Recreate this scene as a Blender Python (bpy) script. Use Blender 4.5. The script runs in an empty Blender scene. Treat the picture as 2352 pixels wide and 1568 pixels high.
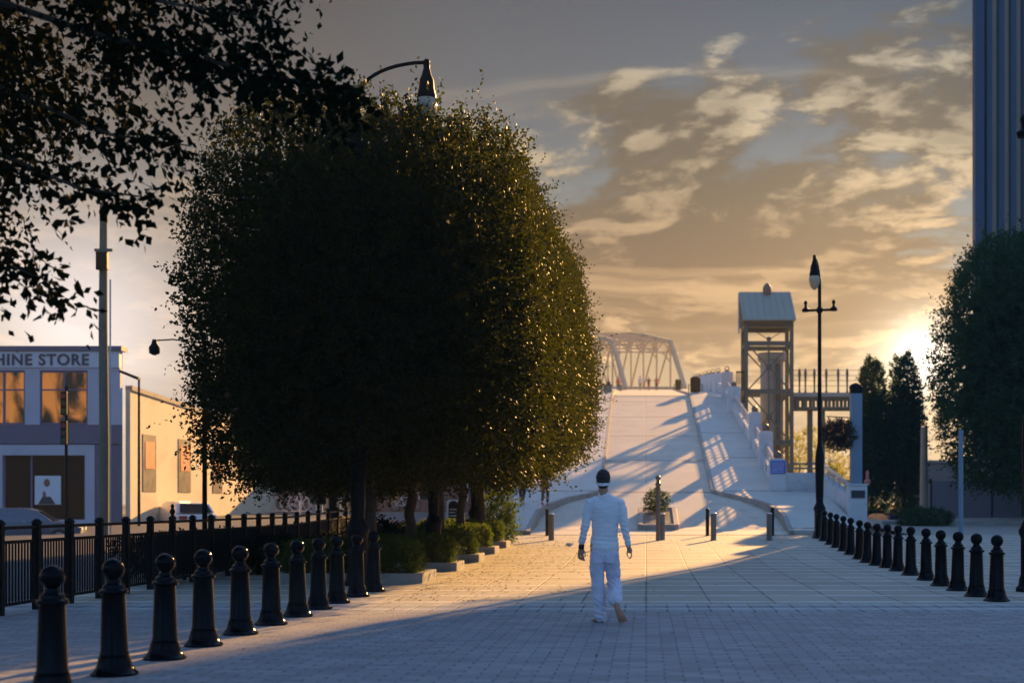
import bpy, bmesh, math, random
import numpy as np
from mathutils import Vector, Matrix, noise as mnoise
R = math.radians
random.seed(7)
scene = bpy.context.scene
COL = scene.collection

# ------------------------------------------------------------------ camera
F = 3267.0            # focal length in pixels of a 2352 px wide picture (50 mm)
PX0, PY0, EYE = 1484.0, 1155.0, 1.39
cam_d = bpy.data.cameras.new("camera")
cam = bpy.data.objects.new("camera", cam_d); COL.objects.link(cam)
cam.location = (0, 0, EYE); cam.rotation_euler = (R(90), 0, 0)
cam_d.lens = 50; cam_d.sensor_width = 36
cam_d.shift_x = -(PX0 - 1176) / 2352.0
cam_d.shift_y = (PY0 - 784) / 2352.0
cam_d.clip_start = 0.1; cam_d.clip_end = 5000
cam_d.dof.use_dof = True; cam_d.dof.focus_distance = 22; cam_d.dof.aperture_fstop = 1.5
scene.camera = cam

# ------------------------------------------------------------------ light
SUN_AZ, SUN_EL = R(16.5), R(16.0)      # azimuth measured from +Y towards +X
sd = Vector((math.sin(SUN_AZ)*math.cos(SUN_EL), math.cos(SUN_AZ)*math.cos(SUN_EL), math.sin(SUN_EL)))
sun_l = bpy.data.lights.new("sun", 'SUN'); sun_l.energy = 5.0; sun_l.angle = R(0.6); sun_l.color = (1.0, 0.54, 0.16)
sun = bpy.data.objects.new("sun", sun_l); COL.objects.link(sun)
sun.rotation_euler = sd.to_track_quat('Z', 'Y').to_euler()

scene.view_settings.view_transform = 'Standard'
scene.view_settings.look = 'None'
scene.view_settings.exposure = 1.3
scene.view_settings.gamma = 1.0
scene.cycles.use_denoising = True
scene.cycles.max_bounces = 6
scene.cycles.transparent_max_bounces = 6
scene.cycles.diffuse_bounces = 3
scene.cycles.glossy_bounces = 2
scene.cycles.transmission_bounces = 4
scene.cycles.volume_bounces = 0
scene.cycles.sample_clamp_indirect = 4.0

# ------------------------------------------------------------------ node helpers
class NT:
    def __init__(s, tree):
        s.t = tree; s.n = tree.nodes; s.l = tree.links
    def new(s, typ, **kw):
        nd = s.n.new(typ)
        for k, v in kw.items(): setattr(nd, k, v)
        return nd
    def put(s, sock, v):
        if isinstance(v, bpy.types.NodeSocket): s.l.new(v, sock)
        elif v is not None:
            if sock.type == 'RGBA' and len(v) == 3: v = (*v, 1)
            sock.default_value = v
    def m(s, op, a, b=None, c=None, clamp=False):
        nd = s.new('ShaderNodeMath', operation=op, use_clamp=clamp)
        s.put(nd.inputs[0], a)
        if b is not None: s.put(nd.inputs[1], b)
        if c is not None: s.put(nd.inputs[2], c)
        return nd.outputs[0]
    def vm(s, op, a, b=None):
        nd = s.new('ShaderNodeVectorMath', operation=op)
        s.put(nd.inputs[0], a)
        if b is not None:
            if op == 'SCALE': s.put(nd.inputs['Scale'], b)
            else: s.put(nd.inputs[1], b)
        return nd.outputs['Value'] if op in ('DOT_PRODUCT', 'LENGTH') else nd.outputs[0]
    def mix(s, f, a, b, mode='MIX'):
        nd = s.new('ShaderNodeMix', data_type='RGBA', blend_type=mode, clamp_factor=True)
        s.put(nd.inputs[0], f); s.put(nd.inputs[6], a); s.put(nd.inputs[7], b)
        return nd.outputs[2]
    def noise(s, vec, scale, detail=4, rough=.55, dist=0.0):
        nd = s.new('ShaderNodeTexNoise')
        s.put(nd.inputs['Vector'], vec); nd.inputs['Scale'].default_value = scale
        nd.inputs['Detail'].default_value = detail; nd.inputs['Roughness'].default_value = rough
        nd.inputs['Distortion'].default_value = dist
        return nd.outputs[0]
    def ramp(s, f, stops, interp='LINEAR'):
        nd = s.new('ShaderNodeValToRGB'); r = nd.color_ramp; r.interpolation = interp
        while len(r.elements) < len(stops): r.elements.new(0.5)
        for e, (p, c) in zip(r.elements, stops):
            e.position = p; e.color = (c, c, c, 1) if isinstance(c, (int, float)) else (*c, 1)
        s.put(nd.inputs[0], f)
        return nd.outputs[0]
    def step(s, v, a, b):
        nd = s.new('ShaderNodeMapRange', interpolation_type='SMOOTHSTEP')
        s.put(nd.inputs[0], v); nd.inputs[1].default_value = a; nd.inputs[2].default_value = b
        nd.inputs[3].default_value = 0; nd.inputs[4].default_value = 1
        return nd.outputs[0]
    def comb(s, x, y, z):
        nd = s.new('ShaderNodeCombineXYZ')
        s.put(nd.inputs[0], x); s.put(nd.inputs[1], y); s.put(nd.inputs[2], z)
        return nd.outputs[0]

# ------------------------------------------------------------------ sky
SKYK = 0.36; OFF = (5.5, 2.0, 3.3)
def make_world():
    w = bpy.data.worlds.new("World"); scene.world = w; w.use_nodes = True
    t = NT(w.node_tree); t.n.clear()
    out = t.new('ShaderNodeOutputWorld')
    sky = t.new('ShaderNodeTexSky', sky_type='NISHITA')
    sky.sun_disc = False; sky.sun_elevation = SUN_EL; sky.sun_rotation = SUN_AZ
    sky.air_density = 1.2; sky.dust_density = 0.6; sky.ozone_density = 4.0
    bg1 = t.new('ShaderNodeBackground'); bg1.inputs[1].default_value = 0.14
    tc = t.new('ShaderNodeTexCoord'); d = tc.outputs['Generated']
    sp = t.new('ShaderNodeSeparateXYZ'); t.l.new(d, sp.inputs[0])
    x, y, z = sp.outputs
    zc = t.m('MAXIMUM', z, 0.0)
    # added bluish tint darkening the unseen sky low down, to shape fill and reflections
    t.l.new(t.mix(1.0, sky.outputs[0], t.ramp(zc, [(0, (.05, .06, .08)), (.12, (.09, .14, .20)), (.32, (.50, .58, .68)), (1, (.84, .92, .97))]), 'MULTIPLY'), bg1.inputs[0])
    az = t.m('DIVIDE', x, t.m('MAXIMUM', y, 0.05)); el = t.m('DIVIDE', zc, t.m('MAXIMUM', y, 0.05))
    k = t.m('ADD', el, 0.16)
    P = t.comb(t.m('DIVIDE', az, k), t.m('DIVIDE', 1.0, k), t.m('MULTIPLY', el, 2.0))
    P = t.vm('ADD', P, OFF)
    W = t.comb(t.noise(P, 1.1, 3, .5), t.noise(t.vm('ADD', P, (7.3, 1.1, 4.0)), 1.1, 3, .5), .5)
    P = t.vm('ADD', P, t.vm('SCALE', t.vm('SUBTRACT', W, (.5, .5, .5)), 0.55))
    base = t.ramp(el, [(0, (.88, .66, .41)), (.055, (.80, .57, .34)), (.105, (.62, .45, .28)), (.15, (.43, .42, .36)),
                       (.20, (.22, .31, .35)), (.27, (.12, .19, .26)), (.36, (.065, .12, .19)), (.6, (.05, .10, .19))])
    c_sh = t.ramp(el, [(0, (.72, .54, .36)), (.07, (.52, .36, .23)), (.13, (.26, .155, .085)), (.165, (.165, .10, .058)), (.23, (.12, .11, .085)), (.33, (.11, .12, .12))])
    c_lt = t.ramp(el, [(0, (1.2, .86, .52)), (.10, (1.25, .80, .40)), (.17, (1.1, .70, .36)), (.25, (.92, .74, .48)), (.34, (.60, .56, .45))])
    n1 = t.noise(P, 1.45, 12, .62, 0.0)
    n2 = t.noise(t.vm('ADD', P, (0.045, 0.06, -0.05)), 1.45, 12, .62, 0.0)
    big = t.noise(P, 0.42, 3, .5, .2)
    cov = t.m('ADD', n1, t.m('MULTIPLY', t.m('SUBTRACT', big, 0.5), 0.9))
    bias = t.ramp(el, [(0, .43), (.08, .46), (.12, .52), (.15, .63), (.18, .62), (.22, .55), (.28, .52), (.36, .45)])
    cov = t.m('ADD', cov, t.m('SUBTRACT', bias, 0.5))
    cm = t.step(cov, .48, .55)
    lit = t.step(t.m('SUBTRACT', n1, n2), -0.01, 0.065)
    thick = t.step(cov, .50, .66)
    edge = t.m('MULTIPLY', lit, t.m('SUBTRACT', 1.0, t.m('MULTIPLY', thick, 0.62)))
    cc = t.mix(edge, c_sh, c_lt)
    col = t.mix(t.m('MULTIPLY', cm, 0.93), base, cc)
    # thin streaks
    P3 = t.vm('MULTIPLY', P, (.8, 3.6, 1.0))
    ci = t.step(t.noise(P3, .8, 9, .62, .5), .52, .70)
    ci = t.m('MULTIPLY', ci, t.step(el, .07, .16))
    col = t.mix(t.m('MULTIPLY', ci, .42), col, c_lt)
    # darker towards the upper left
    dk = t.m('MULTIPLY', t.step(t.m('MULTIPLY', az, -1.0), -0.22, 0.30), t.step(el, 0.08, 0.26))
    col = t.mix(t.m('MULTIPLY', dk, .50), col, (.035, .048, .065))
    lf = t.step(t.m('MULTIPLY', az, -1.0), 0.10, 0.36)
    col = t.mix(t.m('MULTIPLY', lf, .8), col, (.38, .37, .38), 'MULTIPLY')
    def glow(a, e, kk, c, amt):
        v = (math.sin(R(a))*math.cos(R(e)), math.cos(R(a))*math.cos(R(e)), math.sin(R(e)))
        dt = t.vm('DOT_PRODUCT', d, v)
        g = t.m('EXPONENT', t.m('MULTIPLY', t.m('SUBTRACT', 1.0, dt), -kk))
        return t.vm('SCALE', c, t.m('MULTIPLY', g, amt))
    for a, e, kk, c, amt in ((11.2, 6.1, 120, (1, .70, .36), .30), (11.0, 5.6, 1800, (1, .86, .66), 1.1), (11.0, 5.6, 8000, (1, .95, .85), 2.0),
                             (-21.8, 6.8, 500, (.92, .92, 1.0), .75), (-20.5, 4.0, 90, (.9, .84, .80), .30)):
        col = t.vm('ADD', col, glow(a, e, kk, c, amt))
    bg2 = t.new('ShaderNodeBackground'); t.l.new(col, bg2.inputs[0]); bg2.inputs[1].default_value = SKYK
    # clouds and the golden band fill the sky ahead; the clear blue Nishita sky is behind and overhead
    front = t.m('MULTIPLY', t.step(y, 0.15, 0.65), t.m('SUBTRACT', 1.0, t.step(z, .40, .62)))
    mx = t.new('ShaderNodeMixShader')
    t.l.new(front, mx.inputs[0]); t.l.new(bg1.outputs[0], mx.inputs[1]); t.l.new(bg2.outputs[0], mx.inputs[2])
    t.l.new(mx.outputs[0], out.inputs[0])
make_world()

# ------------------------------------------------------------------ materials
MATS = {}
def mat(name, col=(.5, .5, .5), rough=.6, metal=0.0, var=0.15, vs=3.0, bump=0.0, bs=40.0, spec=None, coat=0.0, emis=None, dirt=None):
    if name in MATS: return MATS[name]
    m = bpy.data.materials.new(name); m.use_nodes = True; MATS[name] = m
    t = NT(m.node_tree); b = t.n['Principled BSDF']
    tc = t.new('ShaderNodeTexCoord'); P = tc.outputs['Object']
    c = col
    n = t.noise(P, vs, 6, .6)
    f = t.m('ADD', t.m('MULTIPLY', t.m('SUBTRACT', n, .5), var*2.4), 1.0)
    c = t.vm('SCALE', col, f)
    if dirt:
        dn = t.step(t.noise(P, dirt[1], 8, .65, .6), .50, .72)
        c = t.mix(t.m('MULTIPLY', dn, dirt[2]), c, dirt[0])
    t.l.new(c, b.inputs['Base Color'])
    b.inputs['Metallic'].default_value = metal
    r = t.m('ADD', t.m('MULTIPLY', t.m('SUBTRACT', n, .5), .25), rough, clamp=True)
    t.l.new(r, b.inputs['Roughness'])
    if spec is not None: b.inputs['Specular IOR Level'].default_value = spec
    if coat: b.inputs['Coat Weight'].default_value = coat; b.inputs['Coat Roughness'].default_value = .12
    if emis: b.inputs['Emission Color'].default_value = (*emis[0], 1); b.inputs['Emission Strength'].default_value = emis[1]
    if bump:
        bn = t.new('ShaderNodeBump'); bn.inputs['Strength'].default_value = bump; bn.inputs['Distance'].default_value = .01
        t.l.new(t.noise(P, bs, 5, .6), bn.inputs['Height']); t.l.new(bn.outputs[0], b.inputs['Normal'])
    return m

def grid_line(t, v, sp, w, off=0.0):
    fr = t.m('FRACT', t.m('DIVIDE', t.m('ADD', v, 500*sp + off), sp))
    dd = t.m('ABSOLUTE', t.m('SUBTRACT', fr, .5))
    return t.step(dd, .5 - 1.5*w/sp, .5 - .6*w/sp)

def ground_mat(name, col, sx, sy, wx, wy, jx, jy, brick=False, var=.22, tile=.10, off=0.0):
    m = bpy.data.materials.new(name); m.use_nodes = True; MATS[name] = m
    t = NT(m.node_tree); b = t.n['Principled BSDF']
    tc = t.new('ShaderNodeTexCoord'); P = tc.outputs['Object']
    sp = t.new('ShaderNodeSeparateXYZ'); t.l.new(P, sp.inputs[0]); x, y, z = sp.outputs
    wob = t.m('MULTIPLY', t.m('SUBTRACT', t.noise(P, 2.5, 3), .5), .02)
    x = t.m('ADD', x, wob); y = t.m('ADD', y, wob)
    row = t.m('FLOOR', t.m('DIVIDE', t.m('ADD', y, 500*sy), sy))
    if brick: x = t.m('ADD', x, t.m('MULTIPLY', t.m('MODULO', row, 2.0), sx*.5))
    cx = t.m('FLOOR', t.m('DIVIDE', t.m('ADD', x, 500*sx), sx))
    wn = t.new('ShaderNodeTexWhiteNoise', noise_dimensions='2D'); t.l.new(t.comb(cx, row, 0), wn.inputs['Vector'])
    tv = t.m('ADD', t.m('MULTIPLY', t.m('SUBTRACT', wn.outputs[0], .5), tile*2), 1.0)
    n = t.noise(P, .55, 8, .62); n2 = t.noise(P, 14, 5, .7)
    f = t.m('ADD', t.m('MULTIPLY', t.m('SUBTRACT', n, .5), var*2), t.m('ADD', t.m('MULTIPLY', t.m('SUBTRACT', n2, .5), .45), 1.0))
    c = t.vm('SCALE', col, t.m('MULTIPLY', f, tv))
    st = t.step(t.noise(t.vm('MULTIPLY', P, (1, .45, 1)), .9, 9, .7, 1.2), .56, .70)
    c = t.mix(t.m('MULTIPLY', st, .28), c, tuple(v*.45 for v in col))
    gum = t.step(t.noise(P, 7.0, 2, .4), .70, .74)
    c = t.mix(t.m('MULTIPLY', gum, .35), c, (.05, .05, .05))
    ly = grid_line(t, y, sy, wy, off); lx = grid_line(t, x, sx, wx)
    brk = t.step(t.noise(P, 3.0, 5, .6), .35, .55)
    c = t.mix(t.m('MULTIPLY', lx, t.m('ADD', .45, t.m('MULTIPLY', brk, .5))), c, jx)
    c = t.mix(t.m('MULTIPLY', ly, t.m('ADD', .35, t.m('MULTIPLY', brk, .6))), c, jy)
    t.l.new(c, b.inputs['Base Color'])
    t.l.new(t.m('ADD', .52, t.m('MULTIPLY', n2, .4)), b.inputs['Roughness'])
    bn = t.new('ShaderNodeBump'); bn.inputs['Strength'].default_value = .55; bn.inputs['Distance'].default_value = .012
    h = t.m('SUBTRACT', t.m('MULTIPLY', t.noise(P, 30, 6, .7), .55), t.m('MAXIMUM', lx, ly))
    t.l.new(h, bn.inputs['Height']); t.l.new(bn.outputs[0], b.inputs['Normal'])
    return m

def leaf_mat(name, c1, c2, tr, trw=.45, rough=.55, spec=.06):
    m = bpy.data.materials.new(name); m.use_nodes = True; MATS[name] = m
    t = NT(m.node_tree); t.n.clear(); out = t.new('ShaderNodeOutputMaterial')
    b = t.new('ShaderNodeBsdfPrincipled'); geo = t.new('ShaderNodeNewGeometry')
    tc = t.new('ShaderNodeTexCoord'); P = tc.outputs['Object']
    f = t.m('ADD', t.m('MULTIPLY', geo.outputs['Random Per Island'], .6), t.m('MULTIPLY', t.noise(P, 1.3, 4), .5), clamp=True)
    c = t.mix(f, c1, c2); t.l.new(c, b.inputs['Base Color'])
    b.inputs['Roughness'].default_value = rough; b.inputs['Specular IOR Level'].default_value = spec
    tb = t.new('ShaderNodeBsdfTranslucent'); t.l.new(t.mix(f, tuple(v*.7 for v in tr), tr), tb.inputs[0])
    mx = t.new('ShaderNodeMixShader'); mx.inputs[0].default_value = trw
    t.l.new(b.outputs[0], mx.inputs[1]); t.l.new(tb.outputs[0], mx.inputs[2]); t.l.new(mx.outputs[0], out.inputs[0])
    return m

def brick_mat(name, c1, c2, mortar):
    m = bpy.data.materials.new(name); m.use_nodes = True; MATS[name] = m
    t = NT(m.node_tree); b = t.n['Principled BSDF']
    tc = t.new('ShaderNodeTexCoord'); sp = t.new('ShaderNodeSeparateXYZ'); t.l.new(tc.outputs['Object'], sp.inputs[0])
    v = t.comb(t.m('ADD', sp.outputs[0], sp.outputs[1]), sp.outputs[2], 0)
    br = t.new('ShaderNodeTexBrick'); t.l.new(v, br.inputs['Vector'])
    br.inputs['Scale'].default_value = 1.0; br.inputs['Brick Width'].default_value = .22; br.inputs['Row Height'].default_value = .075
    br.inputs['Mortar Size'].default_value = .008
    br.inputs['Color1'].default_value = (*c1, 1); br.inputs['Color2'].default_value = (*c2, 1); br.inputs['Mortar'].default_value = (*mortar, 1)
    n = t.noise(tc.outputs['Object'], 1.5, 6)
    t.l.new(t.vm('SCALE', br.outputs[0], t.m('ADD', .6, t.m('MULTIPLY', n, .8))), b.inputs['Base Color'])
    b.inputs['Roughness'].default_value = .85
    return m

M_slab = ground_mat('concrete_slabs', (.42, .37, .29), .90, 1.34, .013, .062, (.11, .10, .09), (.86, .82, .74))
M_paver = ground_mat('grey_pavers', (.30, .28, .275), .30, .15, .008, .006, (.11, .11, .12), (.11, .11, .12), brick=True, tile=.16)
M_band = ground_mat('pale_edging', (.30, .30, .30), .28, .75, .012, .06, (.08, .08, .08), (.72, .70, .65))
M_walk = ground_mat('ramp_concrete', (.60, .56, .49), 400.0, 10.05, .01, .10, (.2, .2, .2), (.10, .095, .09), tile=.02, var=.22, off=-59.0)
M_road = ground_mat('ramp_road_concrete', (.62, .53, .42), 400.0, 9.6, .01, .11, (.2, .2, .2), (.10, .09, .085), tile=.05, var=.3, off=-59.6)
M_asph = ground_mat('asphalt', (.055, .055, .06), 60, 60, .01, .01, (.05, .05, .05), (.05, .05, .05))
M_earth = mat('ground_earth', (.16, .14, .10), .9, var=.4, vs=.3, bump=.4, bs=4)
M_curb = mat('curb_concrete', (.36, .33, .29), .8, var=.3, vs=2.5, bump=.35, bs=50, dirt=((.12, .11, .10), 2.0, .6))
M_white = mat('painted_concrete', (.66, .67, .68), .7, var=.12, vs=1.5, bump=.15, bs=60, dirt=((.32, .31, .30), 1.3, .45))
M_black = mat('black_gloss_paint', (.004, .004, .006), .12, var=.3, vs=5, spec=.09, bump=.03, bs=30)
M_blackm = mat('black_iron', (.006, .006, .007), .5, var=.3, vs=5, spec=.12, bump=.1, bs=60)
M_steel = mat('brushed_post_steel', (.20, .19, .18), .45, metal=.6, var=.3, vs=8, bump=.1, bs=80)
M_green = mat('weathered_tower_steel', (.10, .11, .09), .6, var=.3, vs=2, bump=.15, bs=30, dirt=((.16, .10, .06), 2.5, .5))
M_roof = mat('pale_green_roof', (.30, .34, .29), .5, var=.12, vs=1)
M_shaft = mat('concrete_shaft', (.40, .37, .32), .8, var=.25, vs=.8, bump=.2, bs=20)
M_truss = mat('truss_haze_tint', (.52, .42, .29), .6, var=.2, vs=1)  # lightened tan, part of the haze fade put into the colour
M_rail = mat('galvanised_rail', (.60, .60, .60), .35, metal=.7, var=.1)
M_bark = mat('tree_bark', (.065, .05, .035), .9, var=.5, vs=9, bump=.9, bs=25)
M_wood = mat('pole_wood', (.15, .15, .11), .85, var=.4, vs=4, bump=.4, bs=25)
M_glass = mat('dark_window_glass', (.008, .009, .012), .15, var=.1, spec=.12)
M_globe = mat('milky_globe_glass', (.55, .42, .26), .15, var=.1, spec=.6)
# ------------------------------------------------------------------ geometry helpers
class MB:
    """collects shapes; build() links them as one mesh object"""
    def __init__(s): s.v = []; s.f = []
    def add(s, vs, fs):
        o = len(s.v); s.v += [tuple(v) for v in vs]; s.f += [tuple(i + o for i in f) for f in fs]; return s
    def box(s, x0, x1, y0, y1, z0, z1):
        return s.hexa([(x0,y0,z0),(x1,y0,z0),(x1,y1,z0),(x0,y1,z0),(x0,y0,z1),(x1,y0,z1),(x1,y1,z1),(x0,y1,z1)])
    def hexa(s, p):
        return s.add(p, [(0,3,2,1),(4,5,6,7),(0,1,5,4),(1,2,6,5),(2,3,7,6),(3,0,4,7)])
    def slope(s, x0, x1, ya, za0, za1, yb, zb0, zb1):      # box running along Y whose ends stand at different heights
        return s.hexa([(x0,ya,za0),(x1,ya,za0),(x1,yb,zb0),(x0,yb,zb0),(x0,ya,za1),(x1,ya,za1),(x1,yb,zb1),(x0,yb,zb1)])
    def lathe(s, prof, c=(0,0,0), n=20, sx=1, sy=1):       # prof: (radius, z) from the bottom up
        vs = []; fs = []
        for r, z in prof:
            for i in range(n):
                a = 2*math.pi*i/n; vs.append((c[0]+r*sx*math.cos(a), c[1]+r*sy*math.sin(a), c[2]+z))
        for j in range(len(prof)-1):
            for i in range(n):
                k = (i+1) % n; fs.append((j*n+i, j*n+k, (j+1)*n+k, (j+1)*n+i))
        fs.append(tuple(range(n-1, -1, -1))); fs.append(tuple((len(prof)-1)*n+i for i in range(n)))
        return s.add(vs, fs)
    def tube(s, pts, r, n=8, ref=None, caps=True, r2=None):
        pts = [Vector(p[:3]) for p in pts]; m = len(pts)
        rr = r if isinstance(r, (list, tuple)) else [r]*m
        r2 = r2 or rr
        vs = []; fs = []
        for j, p in enumerate(pts):
            t = (pts[min(j+1, m-1)] - pts[max(j-1, 0)]).normalized()
            u = Vector(ref) if ref else (Vector((1,0,0)) if abs(t.x) < .8 else Vector((0,1,0)))
            u = (u - t*u.dot(t)).normalized(); w = t.cross(u)
            for i in range(n):
                a = 2*math.pi*i/n; vs.append(p + u*rr[j]*math.cos(a) + w*r2[j]*math.sin(a))
        for j in range(m-1):
            for i in range(n):
                k = (i+1) % n; fs.append((j*n+i, j*n+k, (j+1)*n+k, (j+1)*n+i))
        if caps: fs.append(tuple(range(n-1, -1, -1))); fs.append(tuple((m-1)*n+i for i in range(n)))
        return s.add(vs, fs)
    def bar(s, a, b, w, h=None):                            # square bar between two points
        h = h or w; a = Vector(a); b = Vector(b); t = (b-a).normalized()
        u = Vector((0,0,1)) if abs(t.z) < .9 else Vector((0,1,0))
        x = t.cross(u).normalized()*w/2; y = t.cross(x).normalized()*h/2
        return s.hexa([a-x-y, a+x-y, b+x-y, b-x-y, a-x+y, a+x+y, b+x+y, b-x+y])
    def ell(s, c, rx, ry, rz, n=16, m=10, rot=None):
        vs = []; fs = []; c = Vector(c)
        for j in range(m+1):
            ph = math.pi*j/m - math.pi/2
            for i in range(n):
                a = 2*math.pi*i/n
                v = Vector((rx*max(math.cos(ph), .01)*math.cos(a), ry*max(math.cos(ph), .01)*math.sin(a), rz*math.sin(ph)))
                if rot: v = rot @ v
                vs.append(c+v)
        for j in range(m):
            for i in range(n):
                k = (i+1) % n; fs.append((j*n+i, j*n+k, (j+1)*n+k, (j+1)*n+i))
        fs.append(tuple(range(n-1, -1, -1))); fs.append(tuple(m*n+i for i in range(n)))
        return s.add(vs, fs)
    def limb(s, pts, n=14, ref=None):                       # rounded closed limb, pts: (x,y,z,rx,ry)
        a, b = pts[0], pts[-1]; P = []; r1 = []; r2 = []
        t0 = (Vector(pts[0][:3]) - Vector(pts[1][:3])).normalized(); t1 = (Vector(b[:3]) - Vector(pts[-2][:3])).normalized()
        for q, f in ((.95, .25), (.6, .78)): P.append(Vector(a[:3]) + t0*min(a[3:])*q); r1.append(a[3]*f); r2.append(a[4]*f)
        for p in pts: P.append(p[:3]); r1.append(p[3]); r2.append(p[4])
        for q, f in ((.6, .78), (.95, .25)): P.append(Vector(b[:3]) + t1*min(b[3:])*q); r1.append(b[3]*f); r2.append(b[4]*f)
        return s.tube(P, r1, n, ref, True, r2)
    def mesh(s, name):
        me = bpy.data.meshes.new(name); me.from_pydata(s.v, [], s.f); me.update(); return me
    def build(s, name, m, parent=None, smooth=False, bevel=0.0, origin=None):
        me = s.mesh(name)
        if origin is not None: me.transform(Matrix.Translation(-Vector(origin)))
        if bevel:
            bm = bmesh.new(); bm.from_mesh(me)
            es = [e for e in bm.edges if len(e.link_faces) == 2 and e.calc_face_angle() > .6]
            bmesh.ops.bevel(bm, geom=es, offset=bevel, segments=2, profile=.6, affect='EDGES', clamp_overlap=True)
            bm.to_mesh(me); bm.free()
        o = link(me, name, m, parent)
        if smooth: shade(me)
        if origin is not None: o.location = origin
        return o

def shade(me, ang=40):
    me.polygons.foreach_set('use_smooth', [True]*len(me.polygons))
    try: me.set_sharp_from_angle(angle=R(ang))
    except Exception: pass
def link(me, name, m, parent=None):
    o = bpy.data.objects.new(name, me); COL.objects.link(o)
    if m is not None and not me.materials: me.materials.append(m)
    if parent: o.parent = parent
    return o
def tag(o, label, cat, group=None):
    o['label'] = label; o['category'] = cat
    if group: o['group'] = group
    return o
def struct(o): o['kind'] = 'structure'; return o
def thing(name, label, cat, loc=(0,0,0), rz=0, group=None):
    o = bpy.data.objects.new(name, None); COL.objects.link(o); o.empty_display_size = .2
    o.location = loc; o.rotation_euler = (0, 0, rz); return tag(o, label, cat, group)
def dup(root, loc, label, rz=None, group=None, scale=None):
    r = root.copy(); COL.objects.link(r); r.location = loc
    if rz is not None: r.rotation_euler = (0, 0, rz)
    if scale is not None: r.scale = scale if isinstance(scale, tuple) else (scale,)*3
    r['label'] = label
    if group: r['group'] = group
    for ch in [o for o in COL.objects if o.parent == root]:
        c = ch.copy(); COL.objects.link(c); c.parent = r
        for g in [o for o in COL.objects if o.parent == ch]:
            q = g.copy(); COL.objects.link(q); q.parent = c
    return r
ORD = ['nearest','second','third','fourth','fifth','sixth','seventh','eighth','ninth','tenth','eleventh','twelfth','thirteenth','fourteenth','fifteenth','sixteenth','seventeenth','eighteenth','nineteenth','twentieth']

def X(px, Y): return (px-PX0)/F*Y
def Z(py, Y): return EYE + (PY0-py)/F*Y
def g(Y):                                   # plaza and street level
    return 0.0 if Y < 32 else (0.02*(Y-32) if Y < 90 else 1.16)
def road(Y):                                # ramp roadway level
    if Y < 48: return g(Y)
    if Y < 52: return .32 + .0575*(Y-48)
    if Y < 103: return .55 + .17*(Y-52)
    return 9.22 + .083*(Y-103)
def walk(Y):                                # ramp pavement level
    if Y < 59: return .47 + (Y-48.5)*(road(59)+.15-.47)/10.5
    return road(Y)+.15
def XL(Y): return -1.82 - .013*(Y-59)
def XR(Y): return 2.72 + .009*(Y-59)

def foliage(n_tw, leaves, size, sampler, seed, droop=.0, tw_len=.45, curl=.5):
    """leaf-sized rhombic faces set along short twigs; sampler(rng,n)->(points, outward directions)"""
    rng = np.random.default_rng(seed)
    p, d = sampler(rng, n_tw)
    d = d + rng.normal(0, curl, d.shape); d[:, 2] += .25 - droop
    d /= np.linalg.norm(d, axis=1, keepdims=True) + 1e-9
    tl = tw_len*rng.uniform(.5, 1.4, (n_tw, 1))
    t = (np.arange(leaves)+.5)/leaves
    base = p[:, None, :] + d[:, None, :]*tl[:, None, :]*t[None, :, None]
    base[:, :, 2] -= (droop*1.2 + .12)*tl*(t[None, :]**2)
    base = base.reshape(-1, 3) + rng.normal(0, size*.35, (n_tw*leaves, 3))
    N = len(base)
    a = rng.normal(0, 1, (N, 3)) + np.repeat(d, leaves, 0)*.9; a[:, 2] -= droop*1.5
    a /= np.linalg.norm(a, axis=1, keepdims=True)
    b = np.cross(a, rng.normal(0, 1, (N, 3))); b /= np.linalg.norm(b, axis=1, keepdims=True)+1e-9
    c = np.cross(a, b)
    L = size*rng.uniform(.65, 1.35, (N, 1)); W = L*rng.uniform(.26, .36, (N, 1))
    v = np.empty((N, 4, 3)); v[:, 0] = base; v[:, 1] = base + a*L*.45 + b*W + c*W*.25
    v[:, 2] = base + a*L; v[:, 3] = base + a*L*.45 - b*W + c*W*.25
    return v.reshape(-1, 3)
def quads(v, name):
    me = bpy.data.meshes.new(name); n = len(v)//4
    me.vertices.add(len(v)); me.vertices.foreach_set('co', v.astype(np.float32).ravel())
    me.loops.add(4*n); me.loops.foreach_set('vertex_index', np.arange(4*n, dtype=np.int32))
    me.polygons.add(n); me.polygons.foreach_set('loop_start', np.arange(0, 4*n, 4, dtype=np.int32))
    try: me.polygons.foreach_set('loop_total', np.full(n, 4, dtype=np.int32))
    except Exception: pass
    me.update(calc_edges=True); return me
def lump(P, seed, f=1.0):
    return np.array([mnoise.noise(Vector((a*f+seed, b*f, c*f))) for a, b, c in P])
def sup_sampler(c, r, pw=2.6, inner=.35, lo=.55, lumps=.10, seed=1, lf=.9):
    def smp(rng, n):
        d = rng.normal(0, 1, (n, 3)); d /= np.linalg.norm(d, axis=1, keepdims=True)
        k = (np.abs(d)**pw).sum(1)**(-1/pw)                 # superellipsoid radius along d
        u = np.where(rng.random(n) < inner, rng.uniform(lo*.5, .9, n), 1 - np.abs(rng.normal(0, .06, n)))
        l = lump(d*2.2, seed, lf)
        rad = k*u*(1 + lumps*l*2)
        return d*rad[:, None]*np.array(r) + np.array(c), d.copy()
    return smp
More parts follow.
